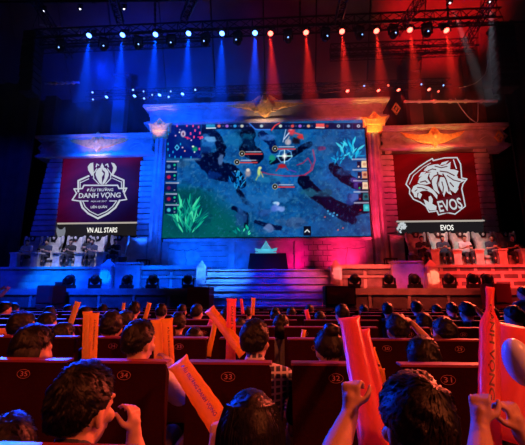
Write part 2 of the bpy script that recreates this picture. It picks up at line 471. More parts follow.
    # eroded block courses near the centre of the wall
for i in range(5):
    z = zl0+.3+i*.25
    for k in range(3):
        x = XS+1.75+k*.42+(.2 if i % 2 else 0); 
        for q in ([(x, z), (x+.38, z)], [(x, z), (x, z+.22)]): prism(bm, ribbon_poly(q, .02)[0], 15.888, 15.9)
        x = XS-1.8-k*.42-(.2 if i % 2 else 0)
        for q in ([(x, z), (x-.38, z)],): prism(bm, ribbon_poly(q, .015)[0], 15.888, 15.9)
ps.append(obj('crack_relief', bm, M['black']))
parent_keep(t, *ps)

# entablatures with cornices
def entablature(x0, x1, z0, z1, y, label, ends=.25):
    t = empty('entablature', ((x0+x1)/2, y, z0), label, 'beam'); h = z1-z0
    ps = [block('frieze', [(x0+ends, x1-ends, y, YB+.3, z0+h*.18, z1-h*.2)], M['stone']),
          block('cornice', [(x0, x1, y-.28, YB+.3, z1-h*.12, z1), (x0+ends*.5, x1-ends*.5, y-.14, YB+.3, z1-h*.2, z1-h*.12)], M['stone_smooth']),
          block('architrave', [(x0+ends*.2, x1-ends*.2, y-.16, YB+.3, z0, z0+h*.1), (x0+ends*.5, x1-ends*.5, y-.08, YB+.3, z0+h*.1, z0+h*.18)], M['stone_smooth'])]
    # low relief scroll lines
    for sx in (-1, 1):
        bm = B()
        for j in range(3):
            c = (x0+x1)/2; L = (x1-x0)/2; pts = []
            for k in range(13):
                u = k/12; pts.append((c+sx*L*(.56+.26*u), y-.01, z0+h*(.35+.12*j+.18*math.sin(u*2.8+j*.5))))
            tube(bm, pts, .022, 6)
        for j in range(4):      # small square key relief
            s = .1+.06*j; cx2 = (x0+x1)/2+sx*L*.93; cz2 = z0+h*.5
            q = [(cx2, cz2-s), (cx2+s, cz2), (cx2, cz2+s), (cx2-s, cz2)]
            if j < 2:
                for qq in ribbon_poly(q, .03, True): prism(bm, qq, y-.025, y+.01)
        ps.append(obj('relief', bm, M['stone_smooth']))
    parent_keep(t, *ps); return t
ZE0 = Z(121.8, 15.7); ZE1 = Z(103.5, 15.7)
entablature(XS-6.05, XS+5.95, ZE0, ZE1, 15.7, 'long carved stone beam above the giant game screen', .3)
ZS0 = 8.05; ZS1 = Z(131.5, 15.85)
XcL = XS-5.17; XcR = XS+5.17
entablature(XS-11.55, XcL-.2, ZS0, ZS1, 15.85, 'blue lit stone beam above the left crimson banner screen', .2)
entablature(XcR+.2, XS+11.35, ZS0, ZS1, 15.85, 'red lit stone beam above the right red banner screen', .2)

# columns
def column(cx, label):
    t = empty('stone_column', (cx, 15.9, ZB), label, 'column')
    z0 = ZB; zt = Z(134, 15.6); zc = Z(128, 15.6)
    bm = B(); n = 32; rings = []
    for z, r in ((z0+.3, .33), (z0+4, .315), (zt-.02, .295)):
        rings.append([bm.verts.new((cx+(r-.08*(1 if (k % 4) in (0, 1) else 0))*math.cos(2*math.pi*k/n), 15.9+(r-.08*(1 if (k % 4) in (0, 1) else 0))*math.sin(2*math.pi*k/n), z)) for k in range(n)])
    for a, b in zip(rings, rings[1:]):
        for k in range(n): bm.faces.new([a[k], a[(k+1) % n], b[(k+1) % n], b[k]])
    bm.faces.new(rings[0][::-1]); bm.faces.new(rings[-1])
    s = obj('fluted_shaft', bm, M['stone_smooth'])
    b = block('base', [(cx-.42, cx+.42, 15.5, 16.3, z0, z0+.16), (cx-.37, cx+.37, 15.54, 16.26, z0+.16, z0+.3)], M['stone_smooth'], bevel=.03)
    bm = B()
    box(bm, cx-.36, cx+.36, 15.55, 16.25, zt-.03, zc-.03)
    prism(bm, [(cx+u*1.0, zc-.03+v) for u, v in ((-.36, 0), (.36, 0), (.44, .16), (.62, .40), (.32, .36), (.2, .42), (0, .68), (-.2, .42), (-.32, .36), (-.62, .40), (-.44, .16))], 15.45, 15.62)
    prism_x(bm, [(15.9+u*.9, zc-.03+v) for u, v in ((-.36, 0), (.36, 0), (.44, .16), (.58, .38), (.2, .40), (0, .6), (-.2, .40), (-.5, .36), (-.44, .16))], cx-.5, cx+.5)
    q = obj('capital', bm, M['gold'], bevel=.012)
    bm = B(); ball(bm, (cx, 15.43, zc+.22), .1, (1, .5, 1.15))
    for sx in (-1, 1): prism(bm, [(cx+sx*.18, zc+.2), (cx+sx*.42, zc+.3), (cx+sx*.28, zc+.22)][::sx], 15.42, 15.46)
    g = obj('capital_jewel', bm, M['gold_bright'])
    parent_keep(t, s, b, q, g)
column(XcL, 'fluted column with gold crown capital left of the game screen')
column(XcR, 'fluted column with gold crown capital right of the game screen')

# flanking brick pilasters and pale side walls
def pilaster(pts, label, m=None):
    bm = B(); prism(bm, pts, 16.0, 16.4); o = obj('brick_pilaster', bm, m or M['bricks_dark'], bevel=.012)
    bm = B()
    zb = min(p[1] for p in pts); zt = max(p[1] for p in pts); n = int((zt-zb)/.27)
    def xr(z):
        u = (z-zb)/(zt-zb); return pts[0][0]*(1-u)+pts[3][0]*u, pts[1][0]*(1-u)+pts[2][0]*u
    for i in range(n):
        z = zb+.27*i; a, b = xr(z+.13); box(bm, a-.02, b+.02, 15.93, 16.02, z+.025, z+.25)
    c = obj('block_course', bm, M['stone_smooth'], o, bevel=.02)
    tag(o, label, 'pilaster')
def P(px, py, Y=16.0): v = at(px, py, Y); return (v.x, v.z)
zpb = ZB
def pil(xb0, xb1, xt0, xt1, label): pilaster([(xb0, zpb), (xb1, zpb), (xt1, ZS0), (xt0, ZS0)], label)
pil(X(25, 250, 16), X(54, 250, 16), X(50, 158, 16), X(63, 158, 16), 'tapering blue block pilaster left of the left banner screen')
pil(X(136.5, 250, 16), X(149, 250, 16), X(141.5, 158, 16), X(154, 158, 16), 'blue block pilaster between left banner screen and column')
pil(X(381, 250, 16), X(400, 250, 16), X(375, 155, 16), X(392, 155, 16), 'magenta brick pilaster between column and right banner screen')
pil(X(486, 250, 16), X(501, 250, 16), X(474, 155, 16), X(488, 155, 16), 'magenta brick pilaster right of the right banner screen')
def side_panel(px0, px1, label):
    x0 = X(px0, 252, 15.7); x1 = X(px1, 252, 15.7)
    t = block('side_wall', [(x0, x1, 15.7, 15.95, ZB, ZB+1.35)], M['stone_smooth'])
    bm = B(); box(bm, x0-.03, x1+.03, 15.62, 15.98, ZB+1.35, ZB+1.5); obj('coping', bm, M['stone_pale'], t, bevel=.02)
    tag(t, label, 'wall')
side_panel(126.5, 146.5, 'short pale wall between left thrones and column')
side_panel(391, 405, 'short pale wall between right column and thrones')

# gold wings ornaments
def winged(cxw, Y, zc, w, h, label, kind):
    t = empty('winged_ornament', (cxw, Y, zc), label, 'ornament')
    for sx in (-1, 1):
        bm = B(); nf = 5
        for k in range(4):
            if kind == 'eagle': pts = [(.05*w, h*.10), ((.5-.085*k)*w, h*(.14-.05*k)), ((.43-.085*k)*w, -h*(.04+.07*k)), (.05*w, -h*(.16+.05*k))]
            else: pts = [(.07*w, h*.12), (.2*w, h*.06), ((.5-.075*k)*w, h*(.28-.08*k)), ((.42-.07*k)*w, h*(.02-.09*k)), ((.3-.05*k)*w, -h*(.12+.07*k)), (.07*w, -h*(.2+.06*k))]
            pts = [(cxw+sx*a, zc+b) for a, b in pts]
            if sx < 0: pts = pts[::-1]
            prism(bm, pts, Y-.08-.04*k, Y)
        obj('wing', bm, M['gold'], None, bevel=.008); parent_keep(t, bpy.data.objects[-1] if False else col.objects[-1])
    bm = B()
    if kind == 'eagle':
        for sx in (-1, 1):
            for k in range(4):
                a = .06+.035*k; pts = [(cxw+sx*w*.01, zc-h*.05*k), (cxw+sx*w*(.05+.03*k), zc+h*(.42-.07*k)), (cxw+sx*w*(.09+.03*k), zc+h*(.32-.1*k)), (cxw+sx*w*.04, zc-h*.1-h*.06*k)]
                prism(bm, pts if sx > 0 else pts[::-1], Y-.22+.02*k, Y)
        prism(bm, [(cxw-w*.05, zc+h*.1), (cxw-w*.1, zc-h*.25), (cxw-w*.05, zc-h*.55), (cxw, zc-h*.68), (cxw+w*.05, zc-h*.55), (cxw+w*.1, zc-h*.25), (cxw+w*.05, zc+h*.1), (cxw, zc+h*.6)], Y-.27, Y)
    else:
        prism(bm, [(cxw-w*.11, zc), (cxw-w*.06, zc-h*.35), (cxw, zc-h*.6), (cxw+w*.06, zc-h*.35), (cxw+w*.11, zc), (cxw+w*.07, zc+h*.22), (cxw, zc+h*.5), (cxw-w*.07, zc+h*.22)], Y-.22, Y)
    o = obj('crest', bm, M['gold'], bevel=.01); parent_keep(t, o)
    bm = B(); ball(bm, (cxw, Y-.27, zc-(.02 if kind != 'eagle' else -.1)*h), .11*h, (1, .5, 1.3))
    o = obj('jewel', bm, M['gold_bright'], smooth=True); parent_keep(t, o)
    if kind == 'eagle':
        bm = B()
        for sx in (-1, 1): tube(bm, [(cxw+sx*w*.05, Y-.2, zc-h*.4), (cxw+sx*w*.12, Y-.2, zc-h*.42), (cxw+sx*w*.15, Y-.2, zc-h*.3)], [.05, .045, .02], 8)
        o = obj('claw', bm, M['gold_bright']); parent_keep(t, o)
p = at(265, 105.5, 15.65); winged(p.x, 15.62, p.z, X(308, 101, 15.6)-X(222, 104, 15.6), 1.05, 'gold eagle ornament with spread wings on the central beam', 'eagle')
p = at(99, 142, 15.8); winged(p.x, 15.83, p.z, X(134, 142, 15.8)-X(69, 142, 15.8), .95, 'pinkish gold winged jewel ornament above the left banner', 'wing')
p = at(433, 137, 15.8); winged(p.x, 15.83, p.z, X(464, 135, 15.8)-X(399, 135, 15.8), 1.0, 'bright orange gold winged ornament above the right banner', 'wing')
# diamond key ornaments
for px, py, lb in ((396, 109, 'gold diamond ornament at the right end of the central beam'), (499, 137, 'gold diamond ornament at the right end of the red side beam')):
    Yd = 15.68 if px < 400 else 15.83
    p = at(px, py, Yd); bm = B()
    for s in (.27, ):
        for q in ribbon_poly([(p.x-.17, p.z), (p.x, p.z-s), (p.x+.17, p.z), (p.x, p.z+s)], .07, True): prism(bm, q, Yd-.06, Yd+.02)
    prism(bm, [(p.x-.07, p.z), (p.x, p.z-.1), (p.x+.07, p.z), (p.x, p.z+.1)], Yd-.05, Yd+.02)
    tag(obj('diamond_ornament', bm, M['gold']), lb, 'ornament')

# ------------------------------------------------------------------ painted displays
def vnoise(shape_x, shape_y, sc, seed, oct=4):
    r = np.random.RandomState(seed); tot = np.zeros_like(shape_x); amp = 1; s = 0
    for o in range(oct):
        g = r.rand(256, 256); xx = shape_x/sc*(2**o)+37.3*o; yy = shape_y/sc*(2**o)+11.7*o
        xi = np.floor(xx).astype(int); yi = np.floor(yy).astype(int); fx = xx-xi; fy = yy-yi
        fx = fx*fx*(3-2*fx); fy = fy*fy*(3-2*fy); a = g[yi % 256, xi % 256]; b = g[yi % 256, (xi+1) % 256]; c = g[(yi+1) % 256, xi % 256]; d = g[(yi+1) % 256, (xi+1) % 256]
        tot += amp*((a*(1-fx)+b*fx)*(1-fy)+(c*(1-fx)+d*fx)*fy); s += amp; amp *= .5
    return tot/s
class Canvas:
    def __init__(s, x0, x1, z0, z1, Y, nx, nz):
        s.x0, s.x1, s.z0, s.z1, s.Y, s.nx, s.nz = x0, x1, z0, z1, Y, nx, nz
        xs = np.linspace(x0, x1, nx); zs = np.linspace(z0, z1, nz)
        gx, gz = np.meshgrid(xs, zs)
        v = [gx-CAM.x, np.full_like(gx, Y-CAM.y), gz-CAM.z]
        w = v[0]*FWD.x+v[1]*FWD.y+v[2]*FWD.z
        s.X = CX+FOC*(v[0]*RGT.x+v[1]*RGT.y+v[2]*RGT.z)/w; s.Y2 = CY-FOC*(v[0]*UP.x+v[1]*UP.y+v[2]*UP.z)/w
        s.c = np.zeros((nz, nx, 3)); s.wob = None
    def fill(s, m, c, a=1.0):
        m = np.clip(m*a, 0, 1)[..., None]; s.c = s.c*(1-m)+np.array(c)*m
    def ell(s, cx, cy, rx, ry, c, a=1, soft=.35, rot=0, wob=0):
        dx = s.X-cx; dy = s.Y2-cy; cr, sr = math.cos(rot), math.sin(rot)
        d = np.sqrt(((dx*cr+dy*sr)/rx)**2+((-dx*sr+dy*cr)/ry)**2)
        if wob and s.wob is not None: d = d+s.wob*wob
        s.fill(np.clip((1+soft-d)/(2*soft+1e-6), 0, 1), c, a)
    def line(s, pts, w, c, a=1, soft=.35, wob=0):
        best = np.full(s.X.shape, 1e9); n = len(pts)
        for (ax, ay), (bx, by) in zip(pts, pts[1:]):
            L = (bx-ax)**2+(by-ay)**2 or 1; t = np.clip(((s.X-ax)*(bx-ax)+(s.Y2-ay)*(by-ay))/L, 0, 1)
            best = np.minimum(best, np.hypot(s.X-ax-t*(bx-ax), s.Y2-ay-t*(by-ay)))
        if wob: best = best+s.wob*wob
        s.fill(np.clip((w/2+soft-best)/(2*soft), 0, 1), c, a)
    def blade(s, x0, y0, x1, y1, w, c, a=1):
        L2 = (x1-x0)**2+(y1-y0)**2 or 1; t = ((s.X-x0)*(x1-x0)+(s.Y2-y0)*(y1-y0))/L2; tc = np.clip(t, 0, 1)
        d = np.hypot(s.X-x0-tc*(x1-x0), s.Y2-y0-tc*(y1-y0)); ww = w*np.sin(np.pi*np.clip(tc*.85+.12, 0, 1))*.5
        s.fill(np.clip((ww+.25-d)/.5, 0, 1), c, a)
    def rect(s, x0, y0, x1, y1, c, a=1, soft=.25):
        m = np.clip((s.X-x0)/soft+.5, 0, 1)*np.clip((x1-s.X)/soft+.5, 0, 1)*np.clip((s.Y2-y0)/soft+.5, 0, 1)*np.clip((y1-s.Y2)/soft+.5, 0, 1); s.fill(m, c, a)
    def build(s, name, m, parent, th=.02):
        nx, nz = s.nx, s.nz; xs = np.linspace(s.x0, s.x1, nx); zs = np.linspace(s.z0, s.z1, nz); gx, gz = np.meshgrid(xs, zs)
        co = np.stack([gx, np.full_like(gx, s.Y), gz], -1).reshape(-1, 3)
        i = np.arange(nz-1)[:, None]*nx+np.arange(nx-1)[None, :]; f = np.stack([i, i+1, i+1+nx, i+nx], -1).reshape(-1, 4)
        me = bpy.data.meshes.new(name); me.from_pydata(co.tolist(), [], f.tolist())
        at_ = me.color_attributes.new('display', 'FLOAT_COLOR', 'POINT')
        lin = np.clip(s.c, 0, 1)**2.2
        cc = np.concatenate([lin, np.ones((nz, nx, 1))], -1).reshape(-1).astype(np.float32); at_.data.foreach_set('color', cc)
        me.materials.append(m); o = bpy.data.objects.new(name, me); col.objects.link(o); parent_keep(parent, o); return o
def dispmat(name, strength):
    m = bpy.data.materials.new(name); m.use_nodes = True; nt = m.node_tree; b = nt.nodes['Principled BSDF']
    b.inputs['Base Color'].default_value = (.01, .01, .01, 1); b.inputs['Roughness'].default_value = .6; b.inputs['Specular IOR Level'].default_value = 0
    a = nt.nodes.new('ShaderNodeAttribute'); a.attribute_name = 'display'; nt.links.new(a.outputs[0], b.inputs['Emission Color'])
    b.inputs['Emission Strength'].default_value = strength; return m
M['disp'] = dispmat('led_display', 1.0)
# sRGB-ish colours in 0..1 below
SY = 15.78
sx0 = X(161.5, 237, SY)+.02; sx1 = X(371.5, 237, SY)-.02; sz0 = Z(237, SY); sz1 = Z(122.3, SY)
scr = empty('led_screen', (XS, SY, sz0), 'giant LED screen showing a blue and green battle game', 'screen')
o = block('frame', [(sx0-.06, sx1+.06, SY+.02, SY+.2, sz0-.04, sz1+.02)], M['black'], bevel=0); parent_keep(scr, o)
C = Canvas(sx0, sx1, sz0, sz1, SY, 430, 240)
n1 = vnoise(C.X, C.Y2, 22, 3); n2 = vnoise(C.X, C.Y2, 7, 5); n3 = vnoise(C.X, C.Y2, 2.2, 9, 3)
base = np.array([.06, .29, .52])[None, None]*(0.7+.6*n1[..., None])+np.array([.02, .05, .09])*(n2[..., None]*2-1)*1.6
n4 = vnoise(C.X, C.Y2, 11, 15, 5); ridge = 1-np.abs(n4*2-1)*2.2
C.c = np.clip(base*1.15, 0, 1)
C.fill(np.clip((ridge-.72)*4, 0, 1), (.03, .14, .36), .25); C.fill(np.clip((n4-.56)*3, 0, 1), (.2, .42, .62), .35)
C.fill(np.clip((n3-.5)*3, 0, 1), (.2, .45, .62), .35)
# green lower left ground
g = np.clip((225-C.X)/28+.4+(C.Y2-205)/30, 0, 1)*np.clip((C.Y2-183+(n1-.5)*30)/14, 0, 1)
C.fill(g, (.02, .30, .30)); C.fill(g*np.clip((n2-.45)*3, 0, 1), (.03, .42, .36), .7)
C.ell(205, 225, 25, 12, (.02, .42, .38), .5, 1)
C.ell(232, 232, 14, 10, (.03, .36, .36), .5, 1)
# dark rock masses
D = (.01, .035, .13); C.wob = (vnoise(C.X, C.Y2, 5, 21, 4)-.5)*2
def rock(pts, w, c=(.01, .03, .13), wob=1.6): C.line(pts, w, c, .93, .5, wob)
rock([(304, 181), (312, 190), (320, 197), (334, 206), (350, 212), (366, 206)], 13); rock([(334, 168), (345, 178), (356, 184), (366, 186)], 11); rock([(366, 184), (368, 200), (358, 206)], 12)
rock([(326, 200), (340, 214), (352, 220)], 9, (.02, .05, .18)); rock([(205, 158), (218, 166), (232, 172), (240, 182)], 13); rock([(204, 166), (214, 174), (226, 178)], 9)
rock([(198, 134), (206, 131), (216, 136), (222, 147), (220, 156), (208, 158)], 9); rock([(248, 134), (247, 148), (256, 156)], 15); rock([(262, 134), (270, 140), (274, 150)], 8, (.01, .08, .28))
rock([(272, 162), (290, 156), (300, 150), (310, 144)], 6); rock([(238, 190), (244, 200), (252, 206)], 5); rock([(234, 208), (246, 214), (246, 226)], 5); rock([(256, 222), (268, 226), (280, 228)], 5, (.02, .07, .22))
rock([(262, 172), (276, 180), (284, 190)], 4, (.03, .12, .35)); rock([(196, 158), (202, 164)], 6)
for e in [(207, 141, 7, 7, (.14, .40, .72)), (211, 139, 5, 2.6, (.42, .68, .92)), (204, 150, 6, 4, (.05, .16, .4)), (221, 160, 2.6, 5.5, (.34, .48, .7)), (268, 137, 7, 3, (.2, .45, .8)), (249, 141, 6, 8, (.02, .16, .32)), (249, 136, 5, 3, (.06, .3, .45)),
          (190, 157, 13, 4.5, (.32, .5, .68)), (182, 164, 9, 3.5, (.2, .38, .52)), (177, 157, 9, 4, (.08, .3, .48)), (214, 175, 6, 3.5, (.05, .18, .45)), (344, 172, 7, 3.2, (.12, .25, .45)), (310, 192, 10, 4, (.13, .38, .5)), (324, 193, 7, 4, (.1, .28, .4)),
          (256, 200, 15, 5, (.13, .40, .68)), (249, 208, 13, 4.5, (.11, .36, .64)), (263, 213, 9, 4, (.17, .33, .62)), (281, 196, 9, 7, (.16, .42, .68)), (241, 218, 6, 8, (.12, .28, .52)), (236, 200, 5, 6, (.1, .35, .6)),
          (294, 222, 16, 5, (.24, .36, .56)), (268, 228, 5, 4, (.42, .52, .75)), (318, 226, 14, 4, (.1, .32, .58)), (352, 200, 7, 6, (.12, .18, .45)), (354, 198, 5, 4, (.3, .4, .72)), (358, 186, 4, 4, (.38, .22, .62)), (354, 180, 3.5, 2.5, (.34, .22, .6)),
          (325, 145, 16, 9, (.17, .36, .6)), (302, 136, 8, 4, (.14, .4, .6)), (262, 168, 6, 3, (.03, .25, .55)), (271, 178, 13, 5, (.13, .46, .68)), (322, 148, 4, 2, (.5, .2, .4)), (232, 141, 9, 6, (.1, .42, .66))]:
    C.ell(e[0], e[1], e[2], e[3], e[4], .8, .25, 0, .7)
for x in (235, 239): C.ell(x, 171.3, .9, .6, (.5, .8, 1), .95)
C.fill(np.clip((n2-.58)*7, 0, 1), (.01, .06, .2), .3); C.fill(np.clip((n3-.62)*8, 0, 1), (.3, .5, .7), .3)
def plant(cx, cy, w, h, n, cols, sd, bw=1.3, lf=.3):
    r = random.Random(sd)
    for i in range(n):
        rr = math.sqrt(r.random()); an = r.uniform(0, 2*math.pi); bx = cx+math.cos(an)*rr*w*.33; by = cy+h*.12+math.sin(an)*rr*h*.34
        a = (bx-cx)/w*1.7+r.gauss(0, .4); L = h*lf*(.7+.6*r.random())
        C.blade(bx, by, bx+math.sin(a)*L, by-math.cos(a)*L*.9, bw*(.8+.5*r.random()), cols[i % len(cols)], .9)
C.ell(188, 213, 19, 18, (.01, .18, .22), .6, .5)
plant(187, 213, 36, 46, 95, [(.03, .5, .42), (.1, .75, .55), (.3, .92, .66), (.02, .36, .36), (.1, .6, .5)], 1, 1.5, .27)
plant(237, 180, 20, 20, 26, [(.05, .45, .75), (.15, .62, .9), (.03, .3, .6)], 2)
plant(243, 230, 20, 16, 9, [(.1, .75, .6), (.3, .95, .7), (.05, .5, .5)], 3, 1.5)
C.ell(348, 152, 12, 13, (.02, .2, .42), .6, .4)
plant(350, 149, 26, 26, 40, [(.03, .55, .8), (.08, .75, .92), (.02, .4, .65), (.3, .85, .95)], 4, 1.8)
plant(337, 158, 20, 16, 22, [(.03, .5, .78), (.06, .7, .9), (.02, .35, .6)], 5)
# glowing effects and small fighters (generic figures)
C.line([(297, 165), (303, 163), (308, 158), (312, 165), (310, 171), (304, 175), (296, 176), (285, 176), (268, 174), (262, 172)], 1.1, (.75, .12, .3), .65)
C.line([(313, 150), (315, 160), (312, 170), (305, 175)], 1.6, (.8, .2, .35), .6)
C.line([(278, 158), (280, 151), (286, 149), (291, 152), (292, 157), (288, 161), (281, 162), (278, 158)], .9, (.45, .7, .95), .9)
C.line([(284.5, 149), (284.5, 163)], .9, (.85, 1, 1)); C.line([(277, 156), (292, 156)], .9, (.7, 1, .95)); C.ell(284.5, 156, 2.2, 2.2, (1, 1, 1), 1, .6)
for x, y, rx, ry, c in [(291.5, 131, 3.4, 4.2, (.85, .25, .3)), (291, 128, 2, 2, (1, .75, .8)), (300, 137, 3, 2, (.8, .2, .2)), (288, 142, 3, 3, (.75, .7, .75)), (296, 141, 4, 3, (.1, .08, .15)), (293, 125, 1.5, 2, (.95, .35, .35)),
                     (282, 166, 4, 2.2, (.7, .12, .15)), (259, 172, 1.6, 4, (.75, .85, .5)), (260, 168, 1.6, 1.4, (.9, .9, .6)), (248, 173, 2.8, 3.6, (.6, .55, .6)), (248, 170, 1.8, 1.6, (.9, .85, .8)), (272, 158, 3, 3, (.1, .55, .45)), (276, 203, 3, 1.4, (.6, .8, .95))]:
    C.ell(x, y, rx, ry, c, .95, .35)
for x, y, x2, y2, w_, c in [(289, 133, 284, 139, 1.2, (.85, .85, .95)), (295, 133, 302, 135, 1.5, (.85, .25, .3)), (302, 135, 303, 139, 1.2, (.8, .2, .25)), (289, 137, 286, 143, 1.4, (.6, .6, .65)), (294, 138, 299, 143, 1.6, (.1, .08, .12)), (286, 129, 283, 142, .8, (.7, .8, .95)), (258, 176, 256, 180, 1, (.6, .7, .4)), (261, 172, 263, 177, .9, (.8, .7, .4)), (280, 166, 276, 171, 1, (.7, .15, .2)), (284, 165, 288, 170, 1, (.6, .12, .2)), (290, 170, 296, 172, .9, (.4, .2, .7)), (246, 176, 245, 179, 1, (.5, .4, .45)), (275, 159, 270, 163, 1.4, (.1, .5, .5))]: C.line([(x, y), (x2, y2)], w_, c, .9)
for x, y, rx, ry, c in [(277, 208, 4, 3.5, (.42, .55, .9)), (281, 209, 3.4, 3, (.5, .62, .92)), (273.5, 209, 2.6, 2.6, (.3, .42, .8)), (278, 204, 1.4, 1.6, (.75, .8, .95))]: C.ell(x, y, rx, ry, c, .85, .3, 0, .5)
for x, y in [(330, 214), (334, 213), (337, 215), (328, 211), (333, 216)]: C.ell(x, y, .9, .9, (.3, .7, .95), .9)
for x, y in [(325, 217), (343, 228), (338, 230)]: C.ell(x, y, .8, .7, (.85, .4, .35), .9)
# name bars and diamond badges
for x, y, L in [(276, 149, 19), (243, 154, 19), (240, 163, 19), (276, 187, 18)]:
    if x == 240: x, y = 243-6+1, 162.5
    C.line([(x+2, y), (x+L, y)], 1.3, (.8, .25, .25)); C.line([(x+3, y-2.2), (x+L-1, y-2.2)], .8, (.9, .9, .95), .8)
    C.ell(x-1, y-.4, 2.9, 2.9, (.7, .65, .5), .9, .15); C.ell(x-1, y-.4, 2.2, 2.2, (.02, .03, .06), 1, .15); C.ell(x-1, y-.4, .7, .7, (.9, .95, 1), .9)
# minimap
C.rect(166.5, 124, 201.5, 158.5, (.02, .07, .38), .92); C.line([(167, 125), (201, 125), (201, 154), (197, 158), (167, 158), (167, 125)], .5, (.1, .35, .5))
C.line([(168, 127), (200, 157)], 2.2, (.06, .17, .5), .8, 1); C.line([(169, 157), (199, 127)], 1.5, (.05, .14, .5), .7, 1); C.ell(183, 142, 8, 6, (.05, .2, .45), .6)
for x, y in [(177, 125.5), (187, 125.5), (193, 125.8), (198.6, 127), (195, 130.5), (190.7, 133.7), (200, 133), (187.5, 138), (194, 137), (200.2, 138), (202, 137.3), (199.5, 149)]: C.rect(x-.7, y-1.3, x+.7, y+1.3, (.95, .3, .5), .95)
C.line([(185, 137), (190, 138.5)], 1, (.9, .15, .35)); C.line([(198, 137), (203, 137.5)], 1, (.9, .15, .35))
for x, y in [(168.3, 134), (168, 144), (168, 149.5), (169.5, 155.5), (173, 152), (175, 157), (181, 157.3), (191, 157.5), (180.5, 144)]: C.rect(x-.6, y-1.2, x+.6, y+1.2, (.1, .6, .9), .95)
C.ell(183.2, 133.8, 2.4, 3.2, (.9, .8, .9), .9, .3); C.ell(183.2, 134, 1, 1.7, (.3, .1, .25), .8, .3)
C.line([(175, 147.5), (177, 145), (179, 147.5), (177, 150), (175, 147.5)], .9, (.3, .75, .95)); C.ell(195, 149, 2.6, 2.4, (.1, .6, .4), .9); C.ell(193, 146.5, 1.2, .9, (.85, .95, .8), 1)
for x, y, c in [(175.5, 135.7, (.85, .6, .8)), (179.5, 132.3, (.9, .9, .9)), (180, 129.7, (.6, .5, .8)), (184.8, 151, (.95, .6, .5)), (182.5, 147.5, (.9, .7, .8)), (191.3, 140.2, (.8, .7, .9)), (194.5, 152, (.8, .9, .9))]: C.ell(x, y, .8, .8, c, .95)
# top bar
C.rect(202, 123, 372, 129.3, (.03, .06, .22), .88)
C.rect(206, 124.2, 215, 127.6, (.15, .55, .75)); C.rect(206, 127.6, 216, 128.6, (.85, .9, .95)); C.rect(316, 123.5, 324.5, 127, (.95, .35, .35)); C.rect(315.5, 127, 324.5, 128, (.95, .85, .85))
for x, c in [(219, (.9, .5, .4)), (227, (.65, .4, .85)), (235, (.2, .6, .9)), (242, (.8, .8, .75)), (261.5, (.7, .8, .85)), (280.5, (.8, .85, .8)), (292.5, (.9, .3, .3)), (300, (.65, .4, .85)), (308.5, (.9, .65, .5)), (327, (.6, .15, .15)), (338.5, (.7, .75, .8)), (348.5, (.55, .65, .8)), (358.5, (.8, .85, .9))]:
    C.ell(x, 126, 1.7, 1.5, c, .95, .25)
for x in (223, 231, 239, 247, 250, 286, 289, 296, 304, 312): C.ell(x, 126, .9, .7, (.35, .4, .6), .7)
C.ell(338.5, 126, .8, .7, (.1, .15, .3), .9); C.ell(358.5, 126, .8, .7, (.05, .1, .25), 1)
C.line([(249, 123), (255, 129), (258, 129.6), (270, 129.6)], 1.1, (.25, .5, .95)); C.line([(279.5, 123), (275, 125.5), (271.5, 130)], 1.3, (.9, .25, .25))
C.line([(352.5, 124), (352.5, 129)], .4, (.3, .4, .6), .7); C.line([(343.5, 124), (343.5, 129)], .4, (.3, .4, .6), .7)
# left player list
for i, y in enumerate((160.5, 171, 182, 193, 204)):
    C.rect(164.5, y, 177, y+10, (.02, .05, .2), .8); C.rect(165.5, y+.3, 179-(i % 2)*2, y+1.6, (.75, .8, .9), .75)
    C.ell(168.8, y+6, 1.9, 1.9, [(.3, .5, .7), (.8, .1, .25), (.45, .1, .3), (.7, .1, .2), (.3, .8, .85)][i], .9); C.ell(174.6, y+4.5, 1.1, 1.1, (.1, .8, .5) if i != 2 else (.1, .1, .3), .95); C.ell(174.5, y+8, .8, .6, (.6, .6, .7), .8)
# right player list
for i, y in enumerate((158.5, 169, 180, 191, 202)):
    xq = 361+i*.5; C.rect(xq-9, y, xq+8, y+1.5, (.75, .75, .85), .7)
    C.rect(xq+.5, y+2.2, xq+6.5, y+9.2, [(1, .85, .65), (.9, .6, .45), (1, .85, .7), (.15, .4, .45), (.15, .7, .75)][i], .95)
    C.ell(xq+3.5, y+5.6, 1.7, 1.5, [(.8, .5, .4), (.5, .15, .15), (.8, .55, .45), (.05, .1, .15), (.4, .9, .9)][i], .7); C.rect(xq-4, y+3, xq, y+9, (.12, .02, .12), .8); C.ell(xq-2.5, y+8, .9, .9, [(.9, .8, .8), (.9, .8, .8), (.1, .8, .4), (.7, .2, .3), (.7, .1, .2)][i], .9)
C.rect(303.5, 226.2, 311, 235.6, (.05, .06, .12), .95); C.line([(305, 232), (307.2, 229.8), (309.4, 232)], 1.0, (.95, .97, 1))
C.build('game_picture', M['disp'], scr)

